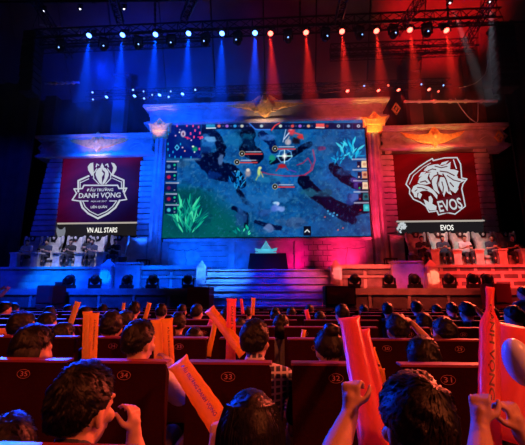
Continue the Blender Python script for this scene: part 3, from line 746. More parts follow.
# banner screens
def banner(px, lab, left):
    (xa_, za_), (xb_, zb_) = px
    t = empty('banner_screen', ((xa_+xb_)/2, 15.95, za_), lab, 'screen')
    o = block('frame', [(xa_-.05, xb_+.05, 16.0, 16.3, za_-.05, zb_+.05)], M['black'], bevel=0); parent_keep(t, o)
    C = Canvas(xa_, xb_, za_, zb_, 15.98, 120, 110)
    U = (C.X-C.X.min())/(C.X.max()-C.X.min()); V = (C.Y2-C.Y2.min())/(C.Y2.max()-C.Y2.min())
    n = vnoise(C.X*.5+C.Y2*1.1, C.Y2*.3-C.X*.12, 14, 4 if left else 8)
    if left:
        C.c = np.array([.33, .01, .17])*(0.4+.75*n[..., None]); C.fill(np.clip((U*.8+V*.9-.7)*1.5, 0, 1), (.10, .0, .13), .95)
        C.fill(np.exp(-((V-.1-.35*(U-.5))/.06)**2)*np.clip(U*2-.6, 0, 1), (.16, .01, .12), .8); C.fill(np.exp(-((V-.28-.3*(U-.5))/.05)**2)*np.clip(U*2-.8, 0, 1), (.2, .01, .14), .6)
    else:
        C.c = np.array([.50, .02, .045])*(0.45+.65*n[..., None]); C.fill(np.clip((V-.45)*1.3+(U-.5)*.3, 0, 1), (.16, .01, .04), .9)
        C.fill(np.exp(-((V-.15-.4*(U-.6))/.07)**2)*np.clip(U*2-.9, 0, 1), (.22, .01, .03), .75)
    C.build('display_picture', M['disp'], t)
    return t
zb0 = Z(222.5, 15.98, 98); zb1 = Z(158, 15.98, 98)
bl = banner(((X(56, 222, 15.98), zb0), (X(137.5, 222, 15.98), zb1)), 'crimson banner screen with white crest reading DANH VONG', True)
zr0 = Z(220.5, 15.98, 437); zr1 = Z(153.5, 15.98, 437)
br = banner(((X(396, 221, 15.98), zr0), (X(485, 221, 15.98), zr1)), 'red banner screen with white roaring tiger head logo', False)
# captions
def caption(par, px0, px1, py0, py1, txt, tx, tw, lab):
    Y = 15.97; x0 = X(px0, py1, Y); x1 = X(px1, py1, Y); z0 = Z(py1, Y, (px0+px1)/2); z1 = Z(py0, Y, (px0+px1)/2)
    o = block('caption_strip', [(x0, x1, Y, Y+.04, z0, z1)], M['cap_black'], bevel=0); parent_keep(par, o)
    l = block('caption_line', [(x0, x1, Y-.02, Y+.02, z1-.045, z1+.03)], M['cap_line'], None, bevel=0); parent_keep(par, l)
    c = at(tx, (py0+py1)/2+.6, Y); tt = text_xz('caption_text', txt, c.x, c.z, Y-.005, tw*.0455, .25, M['cap_white'], None, True); parent_keep(par, tt)
caption(bl, 56, 137, 223, 236, 'VN ALL STARS', 102, 33, '')
caption(br, 397, 486, 221, 233, 'EVOS', 447, 12.5, '')
# crest logo (crop coordinates scaled 6.953 from 68,158)
cv = lambda x, y: (68+x/6.953, 158+y/6.953)
bm = B(); W = 9
def rib(pts, w=W, closed=False, cvf=cv, bm_=None):
    shape_px(bm_ if bm_ is not None else bm, ribbon_poly(pts, w, closed), 15.97, .012, cvf)
rib([(145, 125), (72, 158), (72, 235)], 11); rib([(85, 165), (85, 215)], 5); rib([(145, 145), (90, 170)], 5)
rib([(310, 120), (388, 155), (386, 235)], 11); rib([(372, 165), (372, 215)], 5); rib([(310, 140), (370, 168)], 5)
rib([(72, 215), (100, 212), (112, 190), (345, 190), (355, 212), (408, 210)], 9)
rib([(42, 215), (72, 215)], 8); rib([(42, 215), (60, 245), (30, 292), (85, 300)], 8); rib([(408, 210), (390, 245), (408, 288), (365, 295)], 8)
rib([(85, 300), (100, 345), (140, 385), (208, 420), (280, 385), (330, 345), (360, 295)], 12); rib([(105, 305), (120, 340), (155, 372), (208, 398), (268, 372), (310, 338), (335, 305)], 6)
rib([(95, 299), (140, 299)], 6); rib([(290, 299), (340, 299)], 6)
for s in (-1, 1):
    m_ = lambda x: 238+s*(x-238)
    shape_px(bm, [[(m_(310), 125), (m_(335), 85), (m_(338), 60), (m_(322), 38), (m_(300), 32), (m_(322), 58), (m_(320), 80), (m_(306), 104), (m_(296), 116)]], 15.97, .012, cv)
    shape_px(bm, [[(m_(240), 62), (m_(262), 72), (m_(280), 92), (m_(284), 118), (m_(272), 148), (m_(256), 176), (m_(240), 185), (m_(240), 172), (m_(254), 142), (m_(262), 116), (m_(256), 96), (m_(240), 84)]], 15.97, .012, cv)
    rib([(m_(262), 50), (m_(275), 42), (m_(280), 62)], 7); rib([(m_(275), 75), (m_(300), 110), (m_(296), 135)], 6); rib([(m_(300), 140), (m_(262), 180)], 6)
shape_px(bm, [[(238, 35), (250, 60), (238, 75), (226, 60)], [(238, 95), (250, 110), (238, 130), (226, 110)]], 15.97, .012, cv)
o = obj('crest_emblem', bm, M['logo']); parent_keep(bl, o)
def tx(par, s, x, y, w, h, cvf=cv, m='logo', rz=0, bold=True, sc=6.953):
    c = at(*cvf(x, y), 15.97); k = 15.97/FOC*.985
    o = text_xz('logo_text', s, c.x, c.z, 15.965, w/sc*k, h/sc*k, M[m], None, bold, rz=rz); parent_keep(par, o)
tx(bl, 'ĐẤU TRƯỜNG', 224, 217, 205, 34); tx(bl, 'DANH VỌNG', 220, 263, 325, 52); tx(bl, 'MÙA HÈ 2017', 215, 300, 120, 15, bold=False)
tx(bl, 'LIÊN QUÂN', 215, 340, 125, 26)
# tiger logo (crop scale 6.36 from 400,152)
ct = lambda x, y: (400+x/6.36, 152+y/6.36)
bm = B()
TP = []
def shp(pts): TP.append(pts); shape_px(bm, [pts], 15.97, .012, ct)
ribt = lambda pts, w=6, closed=False: shape_px(bm, ribbon_poly(pts, w, closed), 15.97, .012, ct)
ribt([(38, 205), (62, 145), (120, 95), (170, 62), (205, 42), (212, 55), (280, 38), (362, 36), (385, 78), (392, 165), (425, 172), (400, 205), (392, 235), (400, 270), (415, 345), (350, 395), (300, 385), (245, 400), (235, 375), (185, 382), (165, 345), (130, 320), (85, 300), (60, 265), (62, 235), (38, 205)], 7)
ribt([(60, 205), (85, 150), (150, 95), (195, 70)], 4); ribt([(340, 50), (358, 105)], 6)
# forehead / muzzle
shp([(112, 195), (125, 165), (165, 135), (205, 128), (175, 160), (150, 178), (180, 178), (195, 200), (165, 208), (130, 205)])
shp([(85, 265), (72, 248), (85, 218), (112, 205), (150, 212), (185, 222), (215, 245), (238, 275), (235, 300), (205, 262), (170, 245), (140, 248), (110, 262), (108, 290), (92, 285)])
shp([(150, 118), (175, 90), (215, 80), (240, 78), (265, 90), (300, 78), (322, 62), (318, 90), (300, 110), (345, 112), (372, 122), (345, 145), (325, 158), (370, 168), (418, 180), (380, 198), (345, 198), (372, 235), (340, 228), (352, 262), (320, 240), (310, 218), (300, 180), (275, 150), (240, 140), (215, 150), (195, 180), (185, 150), (200, 128)])
shp([(215, 160), (240, 150), (238, 190), (225, 225), (250, 268), (215, 240), (205, 205), (203, 180)])
shp([(255, 160), (280, 165), (300, 205), (310, 240), (330, 275), (305, 262), (292, 248), (280, 285), (265, 250), (248, 215), (250, 185)])
shp([(262, 160), (285, 162), (300, 190), (298, 225), (280, 200)])
shp([(150, 300), (185, 320), (182, 285), (195, 278), (208, 300), (205, 330), (232, 345), (230, 370), (190, 372), (165, 345)])
shp([(120, 255), (140, 270), (128, 300), (112, 285)]); shp([(165, 125), (150, 150), (118, 160), (135, 130)])
shp([(265, 68), (310, 55), (290, 78), (255, 84)])
o = obj('tiger_emblem', bm, M['logo']); parent_keep(br, o)
bm = B()
for ln, w_ in (([(186, 140), (178, 168), (198, 190), (205, 225)], 7), ([(238, 130), (246, 160), (236, 200), (246, 240), (262, 272)], 8), ([(272, 140), (290, 170), (305, 215), (312, 250)], 8), ([(255, 122), (300, 128), (345, 150)], 7), ([(300, 150), (340, 178), (385, 190)], 6),
             ([(222, 90), (262, 100), (300, 92)], 6), ([(130, 192), (160, 184), (172, 194)], 7), ([(178, 120), (205, 108), (228, 112)], 6), ([(318, 195), (340, 220)], 7), ([(110, 225), (140, 228), (172, 240)], 6), ([(95, 250), (108, 240)], 6), ([(266, 190), (276, 225), (272, 260)], 6)):
    bm = B(); shape_px(bm, ribbon_poly(ln, w_), 15.955, .006, ct); o = obj('emblem_streak', bm, M['logo_dark']); parent_keep(br, o)
bm = B(); shape_px(bm, [[(232, 305), (375, 268), (400, 345), (345, 382), (245, 392)]], 15.967, .014, ct); o = obj('emblem_plate', bm, M['logo_dark']); parent_keep(br, o)
c = at(*ct(318, 336), 15.95); k = 15.95/FOC*.985
o = text_xz('logo_text', 'EVOS', c.x, c.z, 15.945, 150/6.36*k, 74/6.36*k, M['logo'], None, True, rz=R(9)); parent_keep(br, o)
# little team heads at the left end of the captions
bm = B(); shape_px(bm, TP, 15.93, .02, lambda x, y: (395.5+(x-38)*.031, 221+(y-36)*.036)); o = obj('caption_badge', bm, M['logo']); parent_keep(br, o)
bm = B()
for poly in ([(57, 227), (59.5, 229.5), (62.5, 229.5), (65, 227), (65.5, 231), (63.5, 234), (64, 238), (61, 236), (58, 238), (58.5, 234), (56.5, 231)],): shape_px(bm, [poly], 15.93, .02)
o = obj('caption_badge', bm, M['logo_dim']); parent_keep(bl, o)
# ================================================================== THRONES, TABLES, TROPHY
def make_throne():
    t = empty('throne', (0, 0, 0), 'x', 'throne', 'pale thrones in the two rows on the stage')
    # local: seat faces -Y
    bm = B(); h = 1.5
    pts = [(-.27, .1), (-.30, .9), (-.41, 1.22), (-.42, h), (-.36, h+.02), (-.34, h-.07), (-.17, h-.05), (-.12, h-.2), (.12, h-.2), (.17, h-.05), (.34, h-.07), (.36, h+.02), (.42, h), (.41, 1.22), (.30, .9), (.27, .1)]
    prism(bm, pts, .3, .42); obj('backrest', bm, M['stone_pale'], t, bevel=.015)
    bm = B(); prism(bm, [(-.13, h-.08), (-.15, h+.0), (.15, h+.0), (.13, h-.08), (.09, h-.24), (-.09, h-.24)], .27, .3)
    e = obj('emblem_plate', bm, M['black'], t)
    bm = B(); ball(bm, (0, .265, h-.11), .055, (1, .5, 1.3)); obj('emblem', bm, M['stone_pale'], e, smooth=True)
    bm = B(); box(bm, -.3, .3, -.25, .3, .34, .45); obj('seat', bm, M['stone_pale'], t, bevel=.02)
    bm = B(); box(bm, -.27, .27, -.2, .4, 0, .34); obj('base', bm, M['stone_pale'], t, bevel=.02)
    for s in (-1, 1):
        bm = B(); box(bm, min(s*.27, s*.33), max(s*.27, s*.33), -.1, .36, .0, .58); box(bm, min(s*.26, s*.35), max(s*.26, s*.35), -.14, .36, .58, .64)
        obj('armrest', bm, M['stone_pale'], t, bevel=.02)
        bm = B(); prism(bm, [(s*.33, .95), (s*.39, 1.2), (s*.38, 1.45), (s*.33, 1.45), (s*.31, 1.2), (s*.27, .95)][::s], .26, .3); obj('side_scroll', bm, M['stone_smooth'], t)
    return t
def make_desk():
    t = empty('stone_table', (0, 0, 0), 'x', 'table', 'pale stone side tables beside the thrones')
    bm = B(); prism(bm, [(-.19, .58), (-.19, .65), (.19, .65), (.19, .58)], -.22, .22); obj('table_top', bm, M['stone_pale'], t, bevel=.015)
    bm = B(); prism(bm, [(-.16, 0), (-.12, .2), (-.13, .42), (-.19, .58), (.19, .58), (.13, .42), (.12, .2), (.16, 0)], -.17, .17); obj('pedestal', bm, M['stone_pale'], t, bevel=.015)
    return t
throne0 = make_throne(); desk0 = make_desk(); used = {}
def place(proto, key, loc, label, rz=0, group=None):
    o = proto if key not in used else copy_tree(proto); used[key] = 1
    o.location = loc; o.rotation_euler = (0, 0, rz); o['label'] = label
    if group: o['group'] = group
    return o
def make_bin():
    bm = B(); lathe(bm, [(.11, 0), (.13, .02), (.17, .42), (.18, .45), (.16, .45), (.12, .05)], 16); return tag(obj('planter_stand', bm, M['black']), 'x', 'stand', 'dark tapered stands between the thrones')
bin0 = make_bin()
LTH = [34.5, 55.5, 77, 99, 120.5]; RTH = [415, 437, 459, 482, 504.5]
ordn = ['first', 'second', 'third', 'fourth', 'fifth']
YT = 14.75
for i, px in enumerate(LTH):
    x = X(px, 234, YT+.35)
    place(throne0, 'th', (x, YT, ZB), f'pale blue lit throne, {ordn[i]} from the left in the left row')
    xt = X(px-18 if i else 17, 255, 14.2); place(desk0, 'dk', (xt, 14.2, ZB), f'pale stone table beside the {ordn[i]} player of the left row')
    place(bin0, 'bn', (X(px+2.5, 255, 14.35), 14.35, ZB), f'dark tapered stand in front of the {ordn[i]} throne from the left in the left row')
for i, px in enumerate(RTH):
    x = X(px, 234, YT+.35)
    place(throne0, 'th', (x, YT, ZB), f'pale throne, {ordn[i]} from the left in the right red lit row')
    xt = X(px+18.5, 255, 14.2); place(desk0, 'dk', (xt, 14.2, ZB), f'pale stone table beside the {ordn[i]} player of the right row')
    place(bin0, 'bn', (X(px-3, 255, 14.35), 14.35, ZB), f'dark tapered stand in front of the {ordn[i]} throne from the left in the right row')

# trophy table
Yq = 13.75; xq0 = X(248.5, 268, Yq); xq1 = X(287.5, 268, Yq); zq = Z(253.5, Yq)
t = empty('trophy_table', ((xq0+xq1)/2, Yq, ZC), 'table under a black cloth at the top of the central stairs', 'table')
bm = B(); vs = box(bm, xq0+.05, xq1-.05, Yq, Yq+.6, zq-.03, zq); a = obj('table_top', bm, M['black'])
bm = B(); n = 60; lo = []; hi = []
per = [(xq0, Yq), (xq1, Yq), (xq1, Yq+.65), (xq0, Yq+.65)]
pts = []
for k in range(4):
    x0, y0 = per[k]; x1, y1 = per[(k+1) % 4]
    for j in range(n//4+5): u = j/(n//4+5); pts.append((x0+(x1-x0)*u, y0+(y1-y0)*u))
cxq, cyq = (xq0+xq1)/2, Yq+.32
for j, (x, y) in enumerate(pts):
    f = 1.03+.02*math.sin(j*1.7); lo.append(bm.verts.new((cxq+(x-cxq)*f, cyq+(y-cyq)*f*1.03, ZC+.01))); hi.append(bm.verts.new((cxq+(x-cxq)*.93, y, zq+.01)))
for j in range(len(lo)): k = (j+1) % len(lo); bm.faces.new([lo[j], lo[k], hi[k], hi[j]])
bm.faces.new(hi)
b = obj('tablecloth', bm, M['cloth_black']); parent_keep(t, a, b)
cx_ = X(266, 248, Yq+.3); bm = B(); t = empty('trophy', (cx_, Yq+.3, zq+.02), 'cyan lit trophy on a wide base on the black table', 'trophy')
a = block('base', [(cx_-.42, cx_+.42, Yq+.1, Yq+.5, zq+.02, zq+.08), (cx_-.3, cx_+.3, Yq+.16, Yq+.44, zq+.08, zq+.14)], M['trophy'], bevel=.01)
bm = B(); prism(bm, [(cx_-.42, zq+.14), (cx_-.46, zq+.26), (cx_-.25, zq+.2), (cx_+.25, zq+.2), (cx_+.46, zq+.26), (cx_+.42, zq+.14)], Yq+.22, Yq+.38); b = obj('handle', bm, M['trophy'], bevel=.01)
bm = B(); 
for s in range(6):
    pass
lathe(bm, [(.22, .19), (.21, .24), (.11, .38), (.03, .52), (.005, .56)], 6, (cx_, Yq+.3, zq)); c = obj('spire', bm, M['trophy']); parent_keep(t, a, b, c)

# stools next to the columns
def stool(px, py0, py1, Y, label):
    x = X(px, py1, Y); z0 = ZB; t = empty('folding_stool', (x, Y, z0), label, 'stool'); ps = []
    ps.append(block('seat', [(x-.24, x+.24, Y-.2, Y+.2, z0+.36, z0+.41)], M['black'], bevel=.01))
    ps.append(block('shelf', [(x-.22, x+.22, Y-.18, Y+.18, z0+.16, z0+.19)], M['black'], bevel=.005))
    for sx in (-1, 1):
        for sy in (-1, 1):
            ps.append(block('leg', [(x+sx*.21-.02, x+sx*.21+.02, Y+sy*.17-.02, Y+sy*.17+.02, z0, z0+.36)], M['black'], bevel=0))
    parent_keep(t, *ps)
stool(143, 257, 266, 15.1, 'black folding stool at the foot of the left column')
stool(391, 257, 266, 15.1, 'black folding stool at the foot of the right column')

# low stage fixtures (moving heads) on the front stage
def make_head(lens):
    t = empty('moving_head_light', (0, 0, 0), 'x', 'stage light', 'round black moving lights along the front of the stage')
    bm = B(); box(bm, -.19, .19, -.15, .15, 0, .12); obj('base', bm, M['black'], t, bevel=.015)
    bm = B()
    for s in (-1, 1): box(bm, min(s*.16, s*.21), max(s*.16, s*.21), -.05, .05, .1, .34)
    box(bm, -.2, .2, -.06, .06, .11, .14)
    obj('yoke', bm, M['black'], t, bevel=.01)
    bm = B(); ball(bm, (0, 0, .3), .165, (1, 1.05, 1), u=20, v=14); h = obj('lamp_head', bm, M['black_metal'], t, smooth=True)
    bm = B(); lathe(bm, [(.02, 0), (.09, .005), (.1, .04), (.085, .05)], 18); bmesh.ops.rotate(bm, verts=bm.verts, cent=(0, 0, 0), matrix=Matrix.Rotation(R(-60), 3, 'X')); bmesh.ops.translate(bm, verts=bm.verts, vec=(0, .13, .38)); obj('lens', bm, M['lens_white' if 0 else 'black'], h)
    return t
hd0 = make_head(None)
for i, (px, py) in enumerate([(71, 287), (97, 287), (128.5, 287), (154, 288), (189, 288), (354, 287), (388, 287), (413.5, 287), (447.7, 287), (471.7, 287), (486, 287)]):
    x = X(px, py, 11.9); lb = ['left', 'right'][px > 266]
    where = {71: 'left of the blue obelisk, nearest the left edge', 97: 'just left of the blue obelisk post', 128.5: 'in front of the blue parapet', 154: 'below the left column', 189: 'just left of the central stairs', 354: 'just right of the central stairs', 388: 'below the right column', 413.5: 'in front of the right parapet', 447.7: 'right of the orange obelisk post', 471.7: 'before the red brick platform', 486: 'farthest right before the red brick platform'}[px]
    place(hd0, 'hd', (x, 11.75, ZA), 'round black moving light '+where, rz=.4*math.sin(i*2.1))
# low bar lights on upper stage
for px, py, lb in ((163, 266, 'left'), (186, 266.3, 'farther left'), (221, 266, 'near left stairs'), (313, 266, 'right stairs')):
    x = X(px, py, 15.6); t = empty('bar_light', (x, 15.6, ZB if abs(px-266) > 60 else ZC), f'small dark floor light lying below the screen wall at {lb}', 'stage light')
    z = t.location.z; a = block('housing', [(x-.3, x+.3, 15.5, 15.7, z, z+.1)], M['black'], bevel=.01); b = block('bracket', [(x-.05, x+.05, 15.48, 15.72, z+.1, z+.16)], M['black_metal'], bevel=0); parent_keep(t, a, b)

# big loudspeaker cabinets on the hall floor in front of the stage
def cabinet(px0, px1, py, Y, d, label, m, z0=FL):
    x0 = X(px0, 295, Y); x1 = X(px1, 295, Y); z1 = Z(py, Y, (px0+px1)/2); t = empty('subwoofer_cabinet', ((x0+x1)/2, Y, z0), label, 'loudspeaker'); ps = []
    h = (z1-z0)/3
    for k in range(3):
        ps.append(block('cabinet_box', [(x0, x1, Y, Y+d, z0+h*k+.01, z0+h*(k+1)-.01)], m, bevel=.015))
        q = block('grille', [(x0+.05, x1-.05, Y-.02, Y, z0+h*k+.06, z0+h*(k+1)-.06)], M['amp'], bevel=0); ps.append(q)
    parent_keep(t, *ps)
cabinet(36, 52, 285, 10.6, .7, 'dark red lit loudspeaker stack before the left part of the stage', M['amp'])
cabinet(187, 209, 286.5, 10.4, .75, 'dark red lit loudspeaker stack at the left foot of the stairs', M['amp'])
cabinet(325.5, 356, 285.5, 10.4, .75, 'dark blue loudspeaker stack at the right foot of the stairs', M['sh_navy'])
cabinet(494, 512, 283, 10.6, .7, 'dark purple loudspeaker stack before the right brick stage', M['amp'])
x = X(56.5, 288, 11.6); bm = B()
t = empty('flight_case', (x, 11.8, ZA), 'small red case on the stage edge right of the left loudspeaker stack', 'case')
a = block('case_body', [(x-.14, x+.16, 11.7, 12.0, ZA, ZA+.17)], mat('red_case', (.4, .03, .03), .5), bevel=.01); b = block('case_lid', [(x-.15, x+.17, 11.69, 12.01, ZA+.17, ZA+.22)], M['amp'], bevel=.008); parent_keep(t, a, b)

# ================================================================== RIGGING
def truss(name, p0, p1, s, label, step=None):
    p0 = Vector(p0); p1 = Vector(p1); d = p1-p0; L = d.length; u, v = frame_of(d); bm = B(); n = max(3, int(L/(step or s*1.2)))
    cor = [(1, 1), (-1, 1), (-1, -1), (1, -1)]
    C_ = lambda k, i: p0+d*i/n+(u*cor[k][0]+v*cor[k][1])*s/2
    for k in range(4): tube(bm, [C_(k, 0), C_(k, n)], s*.08, 6)
    for i in range(n):
        for k in range(4):
            tube(bm, [C_(k, i), C_((k+1) % 4, i+1)] if i % 2 else [C_((k+1) % 4, i), C_(k, i+1)], s*.045, 4)
            if i % 2 == 0: tube(bm, [C_(k, i), C_((k+1) % 4, i)], s*.045, 4)
    return tag(obj(name, bm, M['black_metal']), label, 'truss')
a = at(38, 30, 12.4); b = at(500, 24, 12.4); zz = (a.z+b.z)/2
truss('lighting_truss', (a.x, 12.4, zz), (b.x, 12.4, zz), .42, 'long upper truss carrying the first row of blue and red lamps')
a = at(88, 92, 15.1); b = at(450, 87, 15.1); zz2 = (a.z+b.z)/2
truss('lighting_truss', (a.x, 15.1, zz2), (b.x, 15.1, zz2), .32, 'lower truss carrying the second row of small lamps')
a = at(40, 44, 13.6); b = at(210, 43, 13.6); truss('lighting_truss', (a.x, 13.6, a.z-.2), (b.x, 13.6, a.z-.2), .34, 'black truss behind the blue lamps at upper left')
a = at(330, 42, 13.6); b = at(476, 40, 13.6); truss('lighting_truss', (a.x, 13.6, b.z-.2), (b.x, 13.6, b.z-.2), .34, 'black truss behind the red lamps at upper right')
a = at(330, 52, 13.7); b = at(472, 50, 13.7); truss('lighting_truss', (a.x, 13.7, b.z-.1), (b.x, 13.7, b.z-.1), .2, 'thin black truss just under the upper right truss')
for (q0, q1, Y0, Y1, lb) in (((30, -8), (70, 56), 10.5, 14, 'slanting truss at the upper left corner'), ((112, -6), (121, 24), 9.5, 12.2, 'slanting truss above the second blue lamp'), ((196, -8), (183, 20), 9.5, 12.2, 'slanting truss above the fourth blue lamp'),
                             ((345, -6), (338, 22), 9.5, 12.2, 'slanting truss above the third red lamp'), ((424, -6), (396, 34), 10, 13, 'slanting truss above the red ceiling near the fifth red lamp'), ((496, -8), (462, 48), 10.5, 13.6, 'slanting truss at the upper right before the red ceiling')):
    truss('slanted_truss', at(*q0, Y0), at(*q1, Y1), .24, lb)
# pipes and cables in the roof space
def pipe(q0, q1, Y, r, lb, m=None):
    p0 = at(*q0, Y); p1 = at(*q1, Y); bm = B(); tube(bm, [p0, p1], r, 8)
    for k in range(1, 6): q = p0.lerp(p1, k/6); d = (p1-p0).normalized(); tube(bm, [q-d*.05, q+d*.05], r*1.6, 8)
    tag(obj('rigging_pipe', bm, m or M['black_metal']), lb, 'pipe')
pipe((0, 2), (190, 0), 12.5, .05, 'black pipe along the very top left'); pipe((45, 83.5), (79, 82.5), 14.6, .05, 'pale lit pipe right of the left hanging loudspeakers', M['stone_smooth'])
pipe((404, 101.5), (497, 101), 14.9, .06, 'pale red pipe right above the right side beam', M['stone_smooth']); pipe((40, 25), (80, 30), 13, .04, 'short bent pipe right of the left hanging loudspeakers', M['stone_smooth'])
pipe((440, 24), (525, 22), 13, .05, 'black pipe above the right hanging loudspeakers'); pipe((300, -2), (300, 30), 12.6, .03, 'vertical pipe left of the second red lamp'); pipe((447, 0), (449, 28), 12.6, .03, 'vertical pipe above the sixth red lamp'); pipe((155, 0), (155, 30), 12.6, .03, 'vertical pipe above the third blue lamp')
def cable(pts, Y, lb, r=.018):
    bm = B(); P_ = [at(x, y, Y) for x, y in pts]; S = []
    for i in range(len(P_)-1):
        for k in range(6): S.append(P_[i].lerp(P_[i+1], k/6))
    S.append(P_[-1]); 
    for _ in range(3): S = [S[0]]+[(S[i-1]+S[i]*2+S[i+1])/4 for i in range(1, len(S)-1)]+[S[-1]]
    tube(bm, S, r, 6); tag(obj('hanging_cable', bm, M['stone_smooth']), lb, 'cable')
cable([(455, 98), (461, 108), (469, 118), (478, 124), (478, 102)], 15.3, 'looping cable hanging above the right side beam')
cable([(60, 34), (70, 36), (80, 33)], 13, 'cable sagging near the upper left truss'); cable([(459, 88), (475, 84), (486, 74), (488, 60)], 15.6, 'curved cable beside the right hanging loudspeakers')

def line_array(px, py0, py1, wpx, Y, label, sgn):
    p = at(px, py0, Y); zb_ = at(px, py1, Y).z; n = 9; h = (p.z-zb_)/n; w = wpx/FOC*Y*.95
    t = empty('hanging_loudspeakers', (p.x, Y, p.z), label, 'loudspeaker'); ps = []
    for k in range(n):
        z1 = p.z-h*k; yy = Y+.25*(k/n)**2; bm = B()
        pts = [(-w/2, z1-h+.02), (-w/2, z1-.02), (w/2, z1-.02), (w/2, z1-h+.02)]
        prism(bm, [(p.x+a_, b_) for a_, b_ in pts], yy, yy+.6); c_ = obj('cabinet', bm, M['black'], bevel=.015)
        bm = B(); prism(bm, [(p.x+a_*.86, z1-h/2+(b_-(z1-h/2))*.75) for a_, b_ in pts], yy-.015, yy+.01); g_ = obj('grille', bm, M['cloth_black']); ps += [c_, g_]
    ps.append(block('rigging_frame', [(p.x-w/2-.05, p.x+w/2+.05, Y+.05, Y+.6, p.z, p.z+.12)], M['black_metal'], bevel=.01))
    bm = B(); 
    for s in (-1, 1): tube(bm, [(p.x+s*w*.35, Y+.3, p.z+.1), (p.x, Y+.3, p.z+1.2)], .015, 6)
    tube(bm, [(p.x, Y+.3, p.z+1.2), (p.x, Y+.3, 19.9)], .015, 6)
    ps.append(obj('chain', bm, M['black_metal'])); parent_keep(t, *ps)
line_array(30, 31, 88, 18, 13, 'tall black hanging loudspeakers at the upper left', 1)
line_array(505, 24, 84, 21, 13, 'tall black hanging loudspeakers at the upper right', -1)

# lamps
def make_lamp(lensmat, r=.13):
    t = empty('par_lamp', (0, 0, 0), 'x', 'stage light')
    bm = B(); box(bm, -.17, .17, -.03, .03, .36, .42)
    for s in (-1, 1): box(bm, min(s*.16, s*.19), max(s*.16, s*.19), -.03, .03, .02, .42)
    obj('yoke', bm, M['black_metal'], t, bevel=.006)
    bm = B(); lathe(bm, [(.05, .33), (.09, .3), (.11, .1), (.125, 0), (.1, 0)], 20); h = obj('lamp_can', bm, M['black_metal'], t, smooth=False)
    bm = B(); lathe(bm, [(.01, -.045), (r*.6, -.03), (r, .0), (r*.9, .02)], 20); obj('lens', bm, lensmat, h, smooth=True)
    return t
lampB = make_lamp(M['lens_blue'], .1); lampR = make_lamp(M['lens_red'], .1)
ROW1 = [(89, 35.5), (122.5, 35), (155.5, 34.5), (188.5, 33.5), (222, 33.5), (255, 33), (270.5, 33.5), (306, 32.5), (342, 31.5), (376.5, 31), (410, 30), (446.5, 30.5)]
ROW2 = [(106.5, 97), (134.5, 96), (159.5, 95), (182.5, 94), (347.5, 91), (378.5, 90.5), (398.5, 90), (429, 89.5)]
BLUE = (.0, .045, 1); RED = (1, .02, .012)
nb = ['first', 'second', 'third', 'fourth', 'fifth', 'sixth']
for i, (px, py) in enumerate(ROW1):
    p = at(px, py, 12.1); isb = i < 6; key = 'lb' if isb else 'lr'; z = p.z
    o = place(lampB if isb else lampR, key, (p.x, 12.1, z), f'{nb[i%6]} {"blue" if isb else "red"} lamp from the left on the upper truss', group='bright lamps on the upper truss'); o.rotation_euler = (R(-24), 0, R(4*math.sin(i*3)))
    light_spot('truss_spot', (p.x, 12.1, z-.14), (p.x+.35*(1 if not isb else -.35), 12.1+.6, 3), BLUE if isb else RED, 11000 if isb else 5200, 18, 1, .05)
for i, (px, py) in enumerate(ROW2):
    p = at(px, py, 14.9); isb = i < 4; key = 'lb2' if isb else 'lr2'
    o = copy_tree(lampB if isb else lampR); o.location = (p.x, 14.9, p.z); o.scale = (.75, .75, .75); o.rotation_euler = (R(-20), R(12 if isb else -12), 0)
    o['label'] = f'{nb[i%4]} {"blue" if isb else "red"} lamp from the left on the lower truss'; o['group'] = 'small lamps on the lower truss'
    light_spot('truss_spot', (p.x, 14.85, p.z-.12), (p.x+(-1.1 if isb else 1.3)*(.6 if i % 3 else 1), 14.9-.2, 7), BLUE if isb else RED, 900 if isb else 700, 24, 1, .05)
# dark moving lights hanging from the upper truss between the lamps
def make_dark():
    t = empty('hanging_moving_light', (0, 0, 0), 'x', 'stage light')
    bm = B(); box(bm, -.18, .18, -.14, .14, .0, .12); obj('base', bm, M['black'], t, bevel=.015)
    bm = B()
    for s in (-1, 1): box(bm, min(s*.15, s*.2), max(s*.15, s*.2), -.05, .05, -.3, .02)
    box(bm, -.19, .19, -.055, .055, -.02, .01)
    obj('yoke', bm, M['black'], t, bevel=.01)
    bm = B(); ball(bm, (0, 0, -.28), .15, (1, 1, 1.15), u=16, v=12); h = obj('lamp_head', bm, M['black_metal'], t, smooth=True)
    bm = B(); ball(bm, (0.02, -.14, -.3), .03); obj('status_light', bm, M['dot_blue'], h)
    return t
dk0 = make_dark(); ordn2 = ['first', 'second', 'third', 'fourth', 'fifth', 'sixth', 'seventh', 'eighth', 'ninth', 'tenth', 'eleventh']
for i, px in enumerate([63, 105, 139, 172, 206, 238, 288, 325, 359, 393, 427]):
    p = at(px, 30, 12.4); place(dk0, 'dkl', (p.x, 12.4, zz-.35), f'{ordn2[i]} unlit moving light from the left hanging on the upper truss', rz=.5*math.sin(i), group='unlit moving lights on the upper truss')
# roof lamps pointing down from the very top
lampW = make_lamp(M['lens_white'], .06)
for i, (px, py, tgt, cl, pw) in enumerate([(43.5, 11, (-.3, 0), (.3, .4, 1), 350), (80, 9, (0, 0), (.5, .5, .8), 130), (124, 9, (0, 0), (.6, .4, .6), 130), (450, 3, (.9, .6), (.9, .75, .8), 1500), (490, 2, (-.4, 0), (.8, .8, 1), 1500)]):
    p = at(px, py, 12.8); o = place(lampW, 'lw', (p.x, 12.8, p.z), ['small white lamp on the slanting truss at upper left', 'small pale lamp near the top left edge', 'small pale lamp above the second blue lamp', 'small lamp beaming down before the red ceiling', 'pale lamp beaming down left of the right hanging loudspeakers'][i])
    o.scale = (.6, .6, .6)
    if px > 400: light_spot('roof_spot', (p.x, 12.75, p.z-.12), (p.x+tgt[0]*1.5, 12.9, p.z-6), cl, pw, 9, .6, .04)
